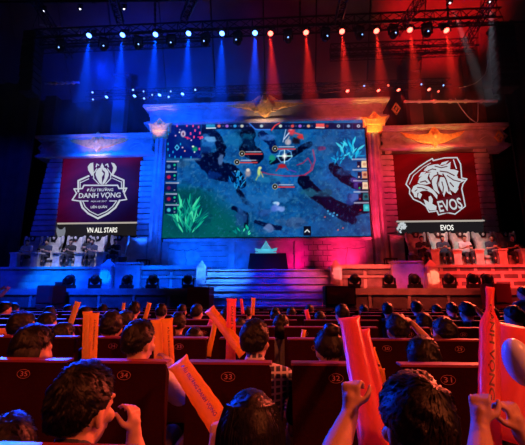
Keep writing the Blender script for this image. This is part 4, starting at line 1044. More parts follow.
# small status lamps on the lower truss
for i, (px, py, c) in enumerate([(93, 93, 'b'), (93.5, 100, 'b'), (133.5, 90.5, 'b'), (144, 92, 'b'), (144.5, 99, 'b'), (152.5, 95.5, 'b'), (169, 97.5, 'b'), (171, 92, 'b'), (195.5, 90.5, 'b'), (364, 86.5, 'b'), (388, 86, 'r'), (421, 85, 'b'), (438, 92, 'r'), (443, 86, 'b')]):
    p = at(px, py, 14.8); bm = B(); box(bm, p.x-.05, p.x+.05, 14.76, 14.86, p.z-.05, p.z+.05); h = obj('status_lamp', bm, M['black'], bevel=.01)
    bm = B(); ball(bm, (p.x, 14.75, p.z), .035 if i % 2 else .045); obj('bulb', bm, M['dot_blue' if c == 'b' else 'dot_red'], h)
    tag(h, f'tiny {"blue" if c=="b" else "red"} status lamp on the lower truss, {"left" if px<266 else "right"} half', 'lamp', f'tiny status lamps, {"left" if px<266 else "right"} half {"blue" if c=="b" else "red"}')
# ================================================================== PEOPLE
def hand(bm, w, d, n, size=1.0, curl=40, thumb_side=1, spread=1.0):
    # w wrist, d direction to fingers, n palm normal (fingers curl towards it)
    w = Vector(w); d = Vector(d).normalized(); n = Vector(n); n = (n-d*n.dot(d)).normalized(); s = d.cross(n)*thumb_side  # s: towards thumb
    k = size
    for j, (off, fl) in enumerate(((.030, .072), (.011, .080), (-.009, .074), (-.028, .058))):
        kn = w+d*.088*k+s*off*k*1.02; capsule(bm, w+s*off*.6*k, .014*k, kn, .0115*k, 10)
        p = kn; a = 0; dd = d.copy()
        for q, (L, r0, r1) in enumerate(((.45, .0098, .0088), (.32, .0088, .008), (.25, .008, .0065))):
            a += R(curl*(.7+.12*j)) ; dd = d*math.cos(a)+n*math.sin(a); dd = (dd+s*off*1.5*spread*(1-.4*q)).normalized()
            e = p+dd*fl*L*k; capsule(bm, p, r0*k, e, r1*k, 10); p = e
    t0 = w+d*.028*k+s*.024*k; t1 = t0+(d*.5+s*.75+n*.35).normalized()*.042*k; t2 = t1+(d*.75+s*.2+n*.5).normalized()*.032*k; t3 = t2+(d*.7-s*.1+n*.6).normalized()*.026*k
    capsule(bm, t0, .016*k, t1, .0125*k, 10); capsule(bm, t1, .0125*k, t2, .0105*k, 10); capsule(bm, t2, .0105*k, t3, .008*k, 10)
    ball(bm, w+d*.045*k, .03*k, (1, 1, 1), u=10, v=8)
HC = Vector((0, .035, 1.145))
def head_parts(bm, turn, tilt):
    M3 = Matrix.Rotation(R(turn), 3, 'Z') @ Matrix.Rotation(R(tilt), 3, 'X')
    def T(v): return HC+M3 @ Vector(v)
    ball(bm, T((0, -.008, .02)), 1, (.076, .096, .1), M3, 24, 18); ball(bm, T((0, .02, -.045)), 1, (.058, .066, .07), M3, 20, 14)
    ball(bm, T((0, .055, -.088)), .024, (1, .9, .8), M3); 
    capsule(bm, T((0, .088, .018)), .009, T((0, .108, -.022)), .0135)
    for s in (-1, 1):
        ball(bm, T((s*.011, .1, -.026)), .009); ball(bm, T((s*.076, -.005, -.01)), 1, (.010, .02, .033), M3 @ Matrix.Rotation(s*.35, 3, 'Z'), 12, 10)
        capsule(bm, T((s*.014, .086, .03)), .009, T((s*.05, .073, .034)), .008); ball(bm, T((s*.045, .062, -.022)), .022)
        ball(bm, T((s*.031, .078, .012)), .0125)
    capsule(bm, T((-.02, .089, -.055)), .007, T((.02, .089, -.055)), .007); capsule(bm, T((-.017, .087, -.065)), .008, T((.017, .087, -.065)), .008)
    return T, M3
ARM_REST = {s: dict(el=(s*.235, .02, .70), wr=(s*.15, .26, .62), d=(-s*.3, .9, -.1), n=(0, 0, -1), curl=22) for s in (-1, 1)}
def build_body(arms, turn=0, tilt=0, voxel=.012, handsize=1, seated=True, lean=0):
    bm = B()
    for dx in (-.055, 0, .055):
        capsule(bm, (dx*1.2, 0, .52), .105, (dx, -.01, .72), .095); capsule(bm, (dx, -.01, .72), .095, (dx*1.35, -.015, .9), .098)
    for s in (-1, 1): capsule(bm, (s*.03, -.015, .99), .058, (s*.165, -.015, .955), .058)
    capsule(bm, (0, -.015, .96), .062, (0, .012, 1.08), .053, 16); T, M3 = head_parts(bm, turn, tilt)
    capsule(bm, (0, .005, 1.05), .052, T((0, -.015, -.03)), .05, 16)
    for s in (-1, 1):
        a = arms.get(s, ARM_REST[s]); sh = Vector((s*.175, -.015, .95)); el = Vector(a['el']); wr = Vector(a['wr'])
        capsule(bm, sh, .054, el, .038); m = el.lerp(wr, .35); capsule(bm, el, .038, m, .036); capsule(bm, m, .036, wr, .025)
        d = Vector(a['d']); d.normalize(); capsule(bm, wr, .025, wr+d*.02, .024)
        hand(bm, wr+d*.01, d, a['n'], handsize, a.get('curl', 30), a.get('thumb', s))
        if seated:
            capsule(bm, (s*.09, .0, .50), .088, (s*.11, .42, .51), .062); capsule(bm, (s*.11, .42, .50), .06, (s*.11, .45, .28), .052); capsule(bm, (s*.11, .45, .28), .052, (s*.11, .42, .08), .036)
            capsule(bm, (s*.11, .40, .045), .036, (s*.12, .58, .032), .03)
        else:
            capsule(bm, (s*.09, .0, .50), .088, (s*.09, .0, .1), .06); capsule(bm, (s*.09, 0, .1), .06, (s*.09, 0, -.3), .04); capsule(bm, (s*.09, -.02, -.32), .036, (s*.1, .14, -.34), .03)
    return remesh(bm, voxel, 3), T, M3
def build_shirt(arms, voxel=.016, sleeve=.7, collar=False, seated=True):
    bm = B(); g = .013
    for dx in (-.055, 0, .055):
        capsule(bm, (dx*1.25, 0, .58), .105+g, (dx, -.01, .72), .095+g*1.3); capsule(bm, (dx, -.01, .72), .095+g*1.3, (dx*1.35, -.015, .9), .098+g)
    for s in (-1, 1):
        capsule(bm, (s*.03, -.015, .985), .058+g, (s*.168, -.015, .95), .058+g)
        a = arms.get(s, ARM_REST[s]); sh = Vector((s*.175, -.015, .95)); el = Vector(a['el']); e2 = sh.lerp(el, min(sleeve, 1)); capsule(bm, sh, .056+g, e2, .048+g)
        if sleeve > 1: wr = Vector(a['wr']); capsule(bm, el, .04+g, el.lerp(wr, sleeve-1), .03+g)
    if collar: capsule(bm, (0, -.015, 1.0), .064, (0, -.005, 1.045), .062, 16)
    return remesh(bm, voxel, 3)
def build_trousers(voxel=.02, seated=True):
    bm = B(); g = .012
    capsule(bm, (-.07, 0, .52), .108+g, (.07, 0, .52), .108+g)
    for s in (-1, 1):
        if seated:
            capsule(bm, (s*.09, .0, .50), .09+g, (s*.11, .42, .505), .064+g); capsule(bm, (s*.11, .42, .50), .062+g, (s*.11, .44, .14), .045+g)
        else: capsule(bm, (s*.09, .0, .50), .09+g, (s*.09, 0, -.26), .05+g)
    return remesh(bm, voxel, 3)
def sst(a, b, x): t = min(1, max(0, (x-a)/(b-a))); return t*t*(3-2*t)
def build_hair(T, M3, style='short', seed=1, strands=0, big=1.0):
    bm = B(); U, V = 64, 44; off = Vector((seed*3.1, seed*1.7, seed*.9))
    def hl(d):
        y = d.y; f = sst(.1, .75, y); b = sst(.0, .6, -y); base = -.12
        low = {'short': -.62, 'long': -.7, 'bob': -.8, 'bun': -.5}[style]
        return base*(1-f)*(1-b)+.52*f+low*b
    na = .45 if style == 'long' else .72
    def rad(d):
        e = 1/math.sqrt((d.x/.079)**2+((d.y)/.1)**2+((d.z)/.108)**2)
        m = sst(-.1, .1, d.z-hl(d)); n = mnoise.noise(d*2.6+off)*.10*na+mnoise.noise(d*6+off)*.08*na+mnoise.noise(Vector((d.x*15, d.y*15, d.z*6))+off)*.06*na
        th = (.06+.07*sst(-.2, .9, d.z))*big; return e*(.86*(1-m)+m*(1.0+th+n)), m
    def P_(d): r, m = rad(d); return T((d.x*r, -.008+d.y*r, .018+d.z*r)), m
    grid = []
    for j in range(V+1):
        ph = math.pi*j/V; row = []
        for i in range(U):
            a = 2*math.pi*i/U; d = Vector((math.sin(ph)*math.cos(a), math.sin(ph)*math.sin(a), math.cos(ph))); row.append(bm.verts.new(P_(d)[0]))
            if j in (0, V): break
        grid.append(row)
    for i in range(U): bm.faces.new([grid[0][0], grid[1][i], grid[1][(i+1) % U]]); bm.faces.new([grid[V][0], grid[V-1][(i+1) % U], grid[V-1][i]])
    for j in range(1, V-1):
        for i in range(U): bm.faces.new([grid[j][i], grid[j+1][i], grid[j+1][(i+1) % U], grid[j][(i+1) % U]])
    if style in ('long', 'bob'):
        zs = [.1, .03, -.05, -.12, -.2, -.28, -.36] if style == 'long' else [.05, .0, -.05, -.1, -.14]
        rings = []
        for q, z in enumerate(zs):
            u = q/(len(zs)-1); rx = (.074 if q == 0 else .092)+(.03*u if style == 'long' else .012*math.sin(u*3)); ring = []
            for i in range(40):
                a = math.pi*(.98+1.04*i/39)  # back half
                w = 1+.03*mnoise.noise(Vector((i*.7, z*3, seed)))+.02*math.sin(i*2.3)
                ring.append(T((rx*math.cos(a)*w, .0+rx*1.2*math.sin(a)*w*(1-.3*u), z)))
            rings.append(ring)
        outer = [[bm.verts.new(p) for p in r_] for r_ in rings]; inner = [[bm.verts.new(p+(T((0, 0, r_q))-p)*.14) for p in r_] for r_, r_q in zip(rings, zs)]
        for L_, sg in ((outer, 1), (inner, -1)):
            for a, b in zip(L_, L_[1:]):
                for i in range(39): f = [a[i], a[i+1], b[i+1], b[i]]; bm.faces.new(f[::sg])
        for i in range(39): bm.faces.new([outer[0][i], inner[0][i], inner[0][i+1], outer[0][i+1]]); bm.faces.new([outer[-1][i+1], inner[-1][i+1], inner[-1][i], outer[-1][i]])
        for a, b in zip(range(len(zs)-1), range(1, len(zs))):
            for i in (0, 39): bm.faces.new([outer[a][i], outer[b][i], inner[b][i], inner[a][i]])
    if style == 'bun':
        v = ball(bm, T((0, -.075, .125)), 1, (.05, .05, .045), M3, 20, 14)
        for x in v: x.co += (x.co-T((0, -.075, .125)))*.25*mnoise.noise(x.co*40)
    r = random.Random(seed)
    for _ in range(strands):
        z = r.uniform(-.75, 1); a = r.uniform(0, 2*math.pi); q = math.sqrt(1-z*z); d = Vector((q*math.cos(a), q*math.sin(a), z)); p, m = P_(d)
        if m < .6: continue
        # flow away from a crown point at the back of the head
        fl = (d-Vector((.1, -.55, .8))); fl = fl-d*fl.dot(d)
        if fl.length < .05: fl = Vector((r.random()-.5, r.random()-.5, 0))
        fl.normalize(); fl = (fl+Vector((r.gauss(0, .22), r.gauss(0, .22), r.gauss(0, .22)))).normalized(); L = r.uniform(.16, .42)*(1 if style == 'short' else 1.4 if style != 'long' else 2.2); lift = r.uniform(.01, .13); w = r.uniform(.0016, .0042)
        pts = []
        if style == 'long': lift *= .2
        for k in range(4):
            u = k/3; dd = (d+fl*L*u).normalized(); rr = rad(dd)[0]*(1+lift*u*(1.3-u)) if True else 0
            rr = max(rr, .9*rad(d)[0]); pts.append(T((dd.x*rr, -.008+dd.y*rr, .018+dd.z*rr)))
        side = (pts[1]-pts[0]).cross(M3 @ d)
        if side.length < 1e-6: continue
        side.normalize(); vs = []
        for k, pt in enumerate(pts):
            ww = w*(1, .9, .6, .08)[k]; vs.append((bm.verts.new(pt-side*ww), bm.verts.new(pt+side*ww)))
        for k in range(3): bm.faces.new([vs[k][0], vs[k][1], vs[k+1][1], vs[k+1][0]])
    if style == 'long' and strands:
        for _ in range(strands//2):
            i = r.randrange(39); q0 = r.randrange(3); w = r.uniform(.001, .0022); pv = None
            for q in range(q0, len(rings)):
                p = rings[q][i].lerp(rings[q][i+1], r.random()*.2+.4); o_ = T((0, 0, zs[q])); p = p+(p-o_)*.035
                cur = (bm.verts.new(p+M3 @ Vector((-w, 0, 0))), bm.verts.new(p+M3 @ Vector((w, 0, 0))))
                if pv: bm.faces.new([pv[0], pv[1], cur[1], cur[0]])
                pv = cur
    me = bpy.data.meshes.new('hair'); bm.to_mesh(me); bm.free()
    for p in me.polygons: p.use_smooth = True
    return me
def build_glasses(T): 
    bm = B()
    for s in (-1, 1):
        pts = [T((s*.033+.024*math.cos(a), .102, .012+.018*math.sin(a))) for a in [k*2*math.pi/16 for k in range(17)]]; tube(bm, pts, .002, 6); tube(bm, [T((s*.057, .1, .016)), T((s*.084, .0, .01))], .002, 6)
    return bm
def make_person(style='short', arms=None, turn=0, tilt=0, shirt='sh_black', voxel=.012, seed=1, strands=0, sleeve=.7, collar=False, big=1.0, handsize=1, face=False, seated=True, name='person'):
    arms = arms or {}
    t = bpy.data.objects.new(name, None); col.objects.link(t); t.empty_display_size = .1; t['category'] = 'person'
    bme, T, M3 = build_body(arms, turn, tilt, voxel, handsize, seated)
    b = mesh_obj('body', bme, M['skin'], t)
    mesh_obj('hair', build_hair(T, M3, style, seed, strands, big), M['hair'], t)
    mesh_obj('shirt', build_shirt(arms, max(.012, voxel*1.2), sleeve, collar), M[shirt], t); mesh_obj('trousers', build_trousers(.02, seated), M['jeans'], t)
    if face:
        for s in (-1, 1): bm = B(); ball(bm, T((s*.031, .089, .012)), .0075); obj('eye', bm, M['eye'], t)
    return t
# ================================================================== PLAYERS ON STAGE
def play_arm(s): return dict(el=(s*.22, .1, .72), wr=(s*.075, .30, .74), d=(-s*.35, .8, .25), n=(-s*.8, 0, .5), curl=35)
PA = {-1: play_arm(-1), 1: play_arm(1)}
pl = [make_person('short', PA, turn=a, tilt=-12, shirt=sh, voxel=.02, seed=20+i, face=True) for i, (a, sh) in enumerate(((8, 'sh_black'), (-15, 'sh_navy'), (-5, 'sh_white')))]
pused = set()
def put_person(proto, loc, s, rz, label, group=None):
    o = proto if proto not in pused else copy_tree(proto); pused.add(proto)
    o.location = loc; o.scale = (s, s, s); o.rotation_euler = (0, 0, rz); o['label'] = label
    if group: o['group'] = group
    return o
LPX = [27, 46.5, 70.5, 92, 115]; RPX = [422, 443, 465, 492, 513]
def phone(x, y, z, label, rz=0):
    t = block('mobile_phone', [(-.075, .075, -.006, .006, -.036, .036)], M['phone'], bevel=.003)
    s_ = block('phone_screen', [(-.07, .07, .0061, .007, -.033, .033)], emat('phone_glow', (.5, .7, 1), .6) if 'pg' not in M else M['pg'], t, bevel=0)
    M['pg'] = s_.data.materials[0]; t.location = (x, y, z); t.rotation_euler = (R(35), 0, rz); tag(t, label, 'phone', 'phones held by the players')
for side, L, nm in ((0, LPX, 'left'), (1, RPX, 'right')):
    for i, px in enumerate(L):
        x = X(px, 248, 14.62); k = 2 if (side and i == 2) or (not side and i == 0) else i % 2
        put_person(pl[k], (x, 14.62, ZB), 1.0, math.pi+(.15 if side else -.15)*(-1), f'seated player looking down at a phone, {ordn[i]} from the left in {nm} row')
        phone(x+(.05 if side else -.05), 14.62-.40, ZB+.79, f'phone held by the {ordn[i]} player from the left in the {nm} row')
x = X(88.5, 243, 14.95); put_person(pl[0], (x, 15.0, ZB+.14), 1.0, math.pi, 'person crouching behind the fourth player of the left row')

# ================================================================== CHAIRS
def rrect(w, h, r, z0=0, n=5):   # polygon with rounded top corners (x,z)
    pts = [(-w/2, z0), (w/2, z0)]
    for k in range(n+1): a = R(90*k/n); pts.append((w/2-r+r*math.cos(a), z0+h-r+r*math.sin(a)))
    for k in range(n+1): a = R(90+90*k/n); pts.append((-w/2+r+r*math.cos(a), z0+h-r+r*math.sin(a)))
    return pts
def make_chair():
    t = empty('theatre_chair', (0, 0, FL), 'x', 'chair')      # local z from the floor
    g = -FL
    bm = B(); prism(bm, rrect(.45, .64, .035, .39+g), -.03, .0); q = prism(bm, rrect(.43, .6, .05, .41+g), .0, .06); obj('backrest', bm, M['chair'], t, bevel=.006)
    bm = B(); prism(bm, rrect(.456, .012, .005, 1.024+g, 2), -.033, .045); obj('top_edge', bm, M['chair_trim'], t)
    bm = B(); box(bm, -.22, .22, .07, .5, .28+g, .37+g); obj('seat', bm, M['chair'], t, bevel=.03)
    for s in (-1, 1):
        bm = B(); box(bm, s*.2525-.02, s*.2525+.02, .0, .42, .53+g, .57+g); obj('armrest', bm, M['plastic'], t, bevel=.01)
        bm = B(); box(bm, s*.2525-.016, s*.2525+.016, .02, .34, .0, .53+g); obj('leg', bm, M['plastic'], t, bevel=.008)
    bm = B(); box(bm, -.25, .25, .1, .16, .2+g, .27+g); obj('crossbar', bm, M['plastic'], t, bevel=.005)
    return t
ch0 = make_chair(); cused = []
ring_cache = {}
def ring_mesh():
    bm = B(); tube(bm, [(.036*math.cos(a), -.035, .0225*math.sin(a)) for a in [k*2*math.pi/32 for k in range(33)]], .0011, 5, False)
    return bm
def chair(x, y, label, number=None, group=None):
    o = ch0 if not cused else copy_tree(ch0); cused.append(o); o.location = (x, y, FL); o['label'] = label
    if group: o['group'] = group
    if number:
        if 'r' not in ring_cache: r_ = obj('number_ring', ring_mesh(), M['number']); ring_cache['r'] = r_.data; bpy.data.objects.remove(r_)
        r_ = link(bpy.data.objects.new('number_ring', ring_cache['r']), o); r_.location = (.0, 0, .965+.12-.0)
        d = text_xz('number_digits', number, 0, .965+.12, -.031, .040, .025, M['number'], o, False, .0015)
    return o
RowY = lambda k: .94+1.03*k if k else .862
off = {0: -.02, 1: at(229, 380, 1.97).x, 2: at(180, 350, 3.0).x, 3: .22, 4: -.06, 5: .25, 6: .02, 7: .3, 8: -.1}
words = ['nearest', 'second', 'third', 'fourth', 'fifth', 'sixth', 'seventh', 'eighth', 'ninth']
ordw = ['first', 'second', 'third', 'fourth', 'fifth', 'sixth', 'seventh', 'eighth', 'ninth', 'tenth', 'eleventh', 'twelfth', 'thirteenth', 'fourteenth', 'fifteenth', 'sixteenth', 'seventeenth', 'eighteenth', 'nineteenth', 'twentieth', 'twenty-first', 'twenty-second', 'twenty-third', 'twenty-fourth', 'twenty-fifth', 'twenty-sixth']
for k in range(9):
    y = RowY(k); xs_ = []
    x = off[k]-.5575*40
    while x < 12:
        p = proj(x, y, .95); p1 = proj(x-.22, y, .95)[0]; p2 = proj(x+.22, y, .95)[0]
        if p2 > 2 and p1 < 523 and x > -11: xs_.append(x)
        x += .5575
    for i, x in enumerate(xs_):
        num = None
        if k in (1, 2):
            idx = round((x-off[k])/.5575); num = str(33-idx) if 29 <= 33-idx <= 36 else None
        if k == 3: num = str(33-round((x-off[k])/.5575))
        if k == 0: lb = f'maroon theatre chair, only its top edge visible at the bottom edge, {ordw[i]} from the left'
        elif num and k < 3: lb = f'dark maroon theatre chair with oval number {num} on its back, {words[k]} row from the camera'
        else: lb = f'dark maroon theatre chair, {ordw[min(i,25)]} from the left in the {words[k]} row from the camera'
        chair(x, y, lb, num, f'theatre chairs in the {words[k]} row')

# ================================================================== AUDIENCE
def loc2(root, s, p):  # world -> local of an unrotated person
    return tuple((Vector(p)-Vector(root))/s)
def root_of(px, ytop, wpx, k, dy=.2, big=1.0, smin=.9, smax=1.12):
    y = RowY(k)+dy; hy = y+.035; s = wpx*(Vector((X(px, ytop+10, hy), hy, 1.1))-CAM).dot(FWD)/FOC/(.19*big); s = min(smax, max(smin, s))
    z = Z(ytop, hy, px)-1.295*s; return Vector((X(px, ytop+12, hy), y, max(FL-.12, min(FL+.1, z)))), s
# --- nearest row
# A
rt, s = root_of(86, 359, 61, 0, .2, 1.0, .9)
aA = {1: dict(el=loc2(rt, s, at(136, 462, rt.y+.12)), wr=loc2(rt, s, at(134, 437, rt.y+.13)), d=(-.1, .1, 1), n=(-1, .25, 0), curl=52), -1: ARM_REST[-1]}
A = make_person('short', aA, turn=-17, tilt=-4, shirt='sh_navy', voxel=.0052, seed=31, strands=5200, handsize=.74, collar=True, big=1.02)
put_person(A, rt, s, 0, 'person with thick short black hair raising a loosely closed hand beside the face')
# B woman with long hair
rt, s = root_of(251, 386, 62, 0, .17, 1.0)
aB = {-1: dict(el=loc2(rt, s, at(205, 480, rt.y+.1)), wr=loc2(rt, s, at(214, 452, rt.y+.2)), d=(.1, .2, 1), n=(.4, 1, 0), curl=60), 1: ARM_REST[1]}
Bp = make_person('long', aB, turn=8, tilt=-8, shirt='sh_black', voxel=.0052, seed=5, strands=3500, handsize=.74, big=1.0)
put_person(Bp, rt, s, 0, 'person with long straight dark hair seen from behind, beneath chair number 33')
# C man at right with raised left arm
rt, s = root_of(413, 368, 72, 0, .13, 1.0, .86, 1.12)
wC = at(350, 414, 1.12)
aC = {-1: dict(el=loc2(rt, s, at(331, 462, 1.0)), wr=loc2(rt, s, wC), d=(.1, .1, 1), n=(.5, .85, 0), curl=78), 1: ARM_REST[1]}
Cp = make_person('short', aC, turn=14, tilt=-6, shirt='sh_black', voxel=.0052, seed=44, strands=6000, handsize=.74, big=1.14)
put_person(Cp, rt, s, 0, 'person with tousled short black hair gripping a red inflatable stick in the left hand')
# E neighbour mostly outside the frame on the right
rt = Vector((.93, 1.12, FL)); s = 1.0
aE = {-1: dict(el=loc2(rt, s, at(482, 468, 1.05)), wr=loc2(rt, s, at(480, 428, 1.13)), d=(.15, .1, 1), n=(.5, .85, .1), curl=76), 1: dict(el=loc2(rt, s, at(560, 470, 1.1)), wr=loc2(rt, s, at(523, 436, 1.14)), d=(-.25, .1, 1), n=(-.5, .85, 0), curl=70)}
E = make_person('short', aE, turn=0, tilt=0, shirt='sh_navy', voxel=.0052, seed=9, handsize=.74)
put_person(E, rt, s, 0, 'person at bottom right of whom only raised hands holding inflatable sticks show')
# D lower left, only the top of the head
rt, s = root_of(9, 416, 40, 0, .25, 1.0); rt.z = Z(416, rt.y, 9)-1.29*.9
D_ = make_person('short', {}, turn=20, tilt=-18, shirt='sh_grey', voxel=.012, seed=12, strands=2500)
put_person(D_, rt, .9, 0, 'person leaning low at the bottom left corner with only the head top showing')
# --- second row (chair row 1)
rt, s = root_of(140, 318, 33, 1, .2, 1.05)
aF = {1: dict(el=loc2(rt, s, at(182, 398, rt.y+.1)), wr=loc2(rt, s, at(171, 372, rt.y+.22)), d=(-.35, .2, 1), n=(-.8, .5, .1), curl=50), -1: ARM_REST[-1]}
F_ = make_person('short', aF, turn=-24, tilt=-3, shirt='sh_white', voxel=.009, seed=51, strands=3200, sleeve=.85, big=1.05)
put_person(F_, rt, s, 0, 'young person with short hair and white sleeve holding two orange inflatable sticks upright')
rt, s = root_of(255.5, 317, 31, 1, .2, 1.0)
aG = {1: dict(el=loc2(rt, s, at(286, 392, rt.y+.1)), wr=loc2(rt, s, at(288, 416, rt.y+.3)), d=(-.2, 1, 0), n=(0, 0, -1), curl=30), -1: ARM_REST[-1]}
G_ = make_person('short', aG, turn=-18, tilt=0, shirt='sh_plaid', voxel=.009, seed=61, strands=3200, sleeve=1.5, collar=True, big=.98)
put_person(G_, rt, s, 0, 'person in a blue checked shirt with cropped hair in front of chair number 33')
rt, s = root_of(328, 322, 30, 1, .2, 1.0)
H_ = make_person('bun', {}, turn=12, tilt=-6, shirt='sh_black', voxel=.01, seed=71, strands=2600, big=1.0)
put_person(H_, rt, s, 0, 'person with dark hair gathered on top, in front of chair number 32')
rt, s = root_of(32, 334, 40, 1, .2, 1.15)
I_ = make_person('bob', {}, turn=-35, tilt=-12, shirt='sh_grey', voxel=.01, seed=81, strands=2600, big=1.12)
put_person(I_, rt, s, 0, 'person with bobbed dark hair turned right, in front of chair number 35')
rt, s = root_of(423, 334, 37, 1, .2, 1.1)
J_ = make_person('short', {}, turn=-14, tilt=-14, shirt='sh_black', voxel=.01, seed=91, strands=2600, big=1.15)
put_person(J_, rt, s, 0, 'person with rounded dark hair in front of chair number 31')
# --- farther rows from a small set of figures
HU = {1: dict(el=(.27, .12, 1.05), wr=(.13, .06, 1.2), d=(-.8, -.2, .4), n=(0, -.3, -1), curl=25)}
UP1 = {-1: dict(el=(-.25, .15, .86), wr=(-.24, .22, 1.12), d=(0, .1, 1), n=(.6, .7, 0), curl=55)}
FAR = {'a': make_person('short', {}, turn=-20, tilt=-2, voxel=.016, seed=101, strands=700, shirt='sh_black'),
       'b': make_person('short', {}, turn=18, tilt=-6, voxel=.016, seed=102, strands=700, shirt='sh_navy'),
       'c': make_person('bob', {}, turn=-30, tilt=-8, voxel=.016, seed=103, strands=700, shirt='sh_grey'),
       'd': make_person('short', HU, turn=4, tilt=-8, voxel=.014, seed=104, strands=700, shirt='sh_black'),
       'e': make_person('bun', {}, turn=0, tilt=-4, voxel=.016, seed=105, strands=700, shirt='sh_black'),
       'f': make_person('short', UP1, turn=-8, tilt=0, voxel=.014, seed=106, strands=700, shirt='sh_white')}
desc = {'a': 'short dark hair facing slightly right', 'b': 'short dark hair facing slightly left', 'c': 'bobbed dark hair turned to the right', 'd': 'one hand on the short dark hair', 'e': 'dark hair gathered on top', 'f': 'short dark hair and a raised left hand'}
AUD = [(22.5, 309.5, 23, 2, 'a'), (63, 322.5, 22, 2, 'c'), (111, 317.5, 24, 2, 'b'), (194, 326, 21, 2, 'b'), (397, 311.5, 24, 2, 'd'), (444, 315.5, 23, 2, 'b'),
       (126, 309, 17, 3, 'a'), (47, 311.5, 17, 3, 'c'), (178, 311, 17, 3, 'b'), (281.5, 313, 17, 3, 'c'), (424.5, 311, 17, 3, 'a'), (514, 304, 18, 3, 'b'), (240, 317, 14, 3, 'a'),
       (134, 300.5, 13, 4, 'b'), (197, 303, 13, 4, 'a'), (161, 302.5, 13, 4, 'b'), (342, 303, 15, 4, 'b'), (467, 300.5, 16, 4, 'd'), (275.5, 306.5, 12, 4, 'e'), (85, 303, 12, 4, 'a'), (492, 305, 13, 4, 'f'), (226, 303, 12, 4, 'f'), (320, 310.5, 12, 4, 'b'),
       (49, 305.5, 13, 4, 'b'), (4, 300.5, 12, 5, 'a'), (13, 302, 10, 6, 'f'), (248, 302, 10, 5, 'a'), (291, 302.5, 10, 5, 'b'), (388, 301.5, 12, 5, 'a'), (417, 299.5, 12, 5, 'a'), (452, 299.5, 11, 5, 'b'), (182, 303.5, 10, 6, 'a'), (102, 304, 10, 6, 'b'), (310, 304, 9, 6, 'a'), (364, 304, 9, 6, 'b'), (437, 303, 9, 6, 'b'), (68, 304, 9, 6, 'a')]
cnt = {}
for px, yt, w, k, key in sorted(AUD, key=lambda a: (a[3], a[0])):
    rt, s = root_of(px, yt, w, k, .2, 1.0, .9, 1.15); cnt[k] = cnt.get(k, 0)+1
    put_person(FAR[key], rt, s, 0, f'person with {desc[key]}, {ordw[cnt[k]-1]} from left in {words[k]} row'.replace('facing slightly', 'facing'))
# tall dark figure at the right edge near the stage
rt = Vector((X(524, 290, 6.6), 6.6, FL))
sp = make_person('short', {}, turn=25, shirt='sh_navy', voxel=.016, seed=107, seated=False, strands=500)
put_person(sp, Vector((rt.x, 6.6, FL+.36)), 1.0, 0, 'person standing in a blue lit shirt at the right edge of the hall')

# ================================================================== INFLATABLE STICKS
def stick(p0, p1, w, label, m='stick', text=None, face=None, neck=False, flat=.62, group=None, seed=1):
    # p0 top end, p1 bottom end (world); w half width
    p0 = Vector(p0); p1 = Vector(p1); L = (p1-p0).length; d = (p1-p0)/L
    view = ((p0+p1)/2-CAM).normalized(); s = d.cross(view).normalized(); n = s.cross(d).normalized()
    if n.dot(view) > 0: n = -n       # towards the camera
    if s.dot(RGT) < 0: s = -s
    if face: q = Quaternion(d, R(face)); s = q @ s; n = q @ n
    def sec(t):
        e0 = min(1, t/.09); e1 = min(1, (1-t)/.09); k0 = math.sin(e0*math.pi/2); k1 = math.sin(e1*math.pi/2)
        a = w*(1.0+.22*(1-k0)+.15*(1-k1)); b = w*flat*k0*k1+.0025
        if neck:
            u = sst(.16, .28, t); a = w*(.38+.62*u)*(1+.25*(1-k0)+.0*(1-k1)); b = w*(.3+.6*u)*max(k0, .3)*k1+.002
        wr = 1+.03*math.sin(t*41+seed)*(1-abs(2*t-1))
        return a*wr, b
    N, K = 44, 28; bm = B(); rings = []
    for i in range(N+1):
        t = i/N; a, b = sec(t); ring = []
        for k in range(K):
            th = 2*math.pi*k/K; notch = 0
            if i == 0: notch = -.35*w*abs(math.cos(th))**1.5+.12*w
            if i == N: notch = .2*w*abs(math.cos(th))**1.5
            crs, sn = math.cos(th), math.sin(th)
            ring.append(bm.verts.new(p0+d*(L*t+notch)+s*a*crs+n*b*math.copysign(abs(sn)**.9, sn)))
        rings.append(ring)
    for a, b in zip(rings, rings[1:]):
        for k in range(K): bm.faces.new([a[k], a[(k+1) % K], b[(k+1) % K], b[k]])
    bm.faces.new(rings[0][::-1]); bm.faces.new(rings[-1])
    o = obj('inflatable_stick', bm, M[m], smooth=True); tag(o, label, 'inflatable stick', group)
    bm = B(); 
    for sg in (-1, 1):
        tube(bm, [p0+d*L*t+s*(sec(t)[0]*sg) for t in [j/30 for j in range(31)]], .0018, 5)
    obj('side_seam', bm, M[m], o)
    if text:
        me = text_mesh(text, 1, 0, True); xs = [v.co.x for v in me.vertices]; ys = [v.co.y for v in me.vertices]
        mx, mn = max(xs), min(xs); my, ny = max(ys), min(ys)
        for v in me.vertices:
            t = .14+.62*(v.co.x-mn)/(mx-mn); vv = (v.co.y-(my+ny)/2)/(my-ny)*.62+.18; a, b = sec(t); c = max(-.95, min(.95, vv))
            v.co = p0+d*L*t+s*a*c+n*(b*math.sqrt(1-c*c)+.0015)
        tm = mesh_obj('printed_text', me, M['ink'], o)
    return o
TXT = 'ĐẤU TRƯỜNG DANH VỌNG'
def stk(q0, Y0, q1, Y1, wpx, label, **k):
    p0 = at(*q0, Y0); p1 = at(*q1, Y1); zc = ((p0+p1)/2-CAM).dot(FWD); return stick(p0, p1, wpx/2*zc/FOC, label, **k)
stk((178, 362), 1.75, (236, 448), 1.3, 21, 'orange inflatable stick with dark lettering leaning in front of chair number 33', text=TXT)
stk((349, 318), 1.75, (376, 458), 1.16, 22, 'long red inflatable stick held by the raised hand in front of chair number 32', m='stick_red')
stk((362, 330), 1.85, (392, 460), 1.27, 15, 'second red inflatable stick tucked behind the long red one', m='stick_red')
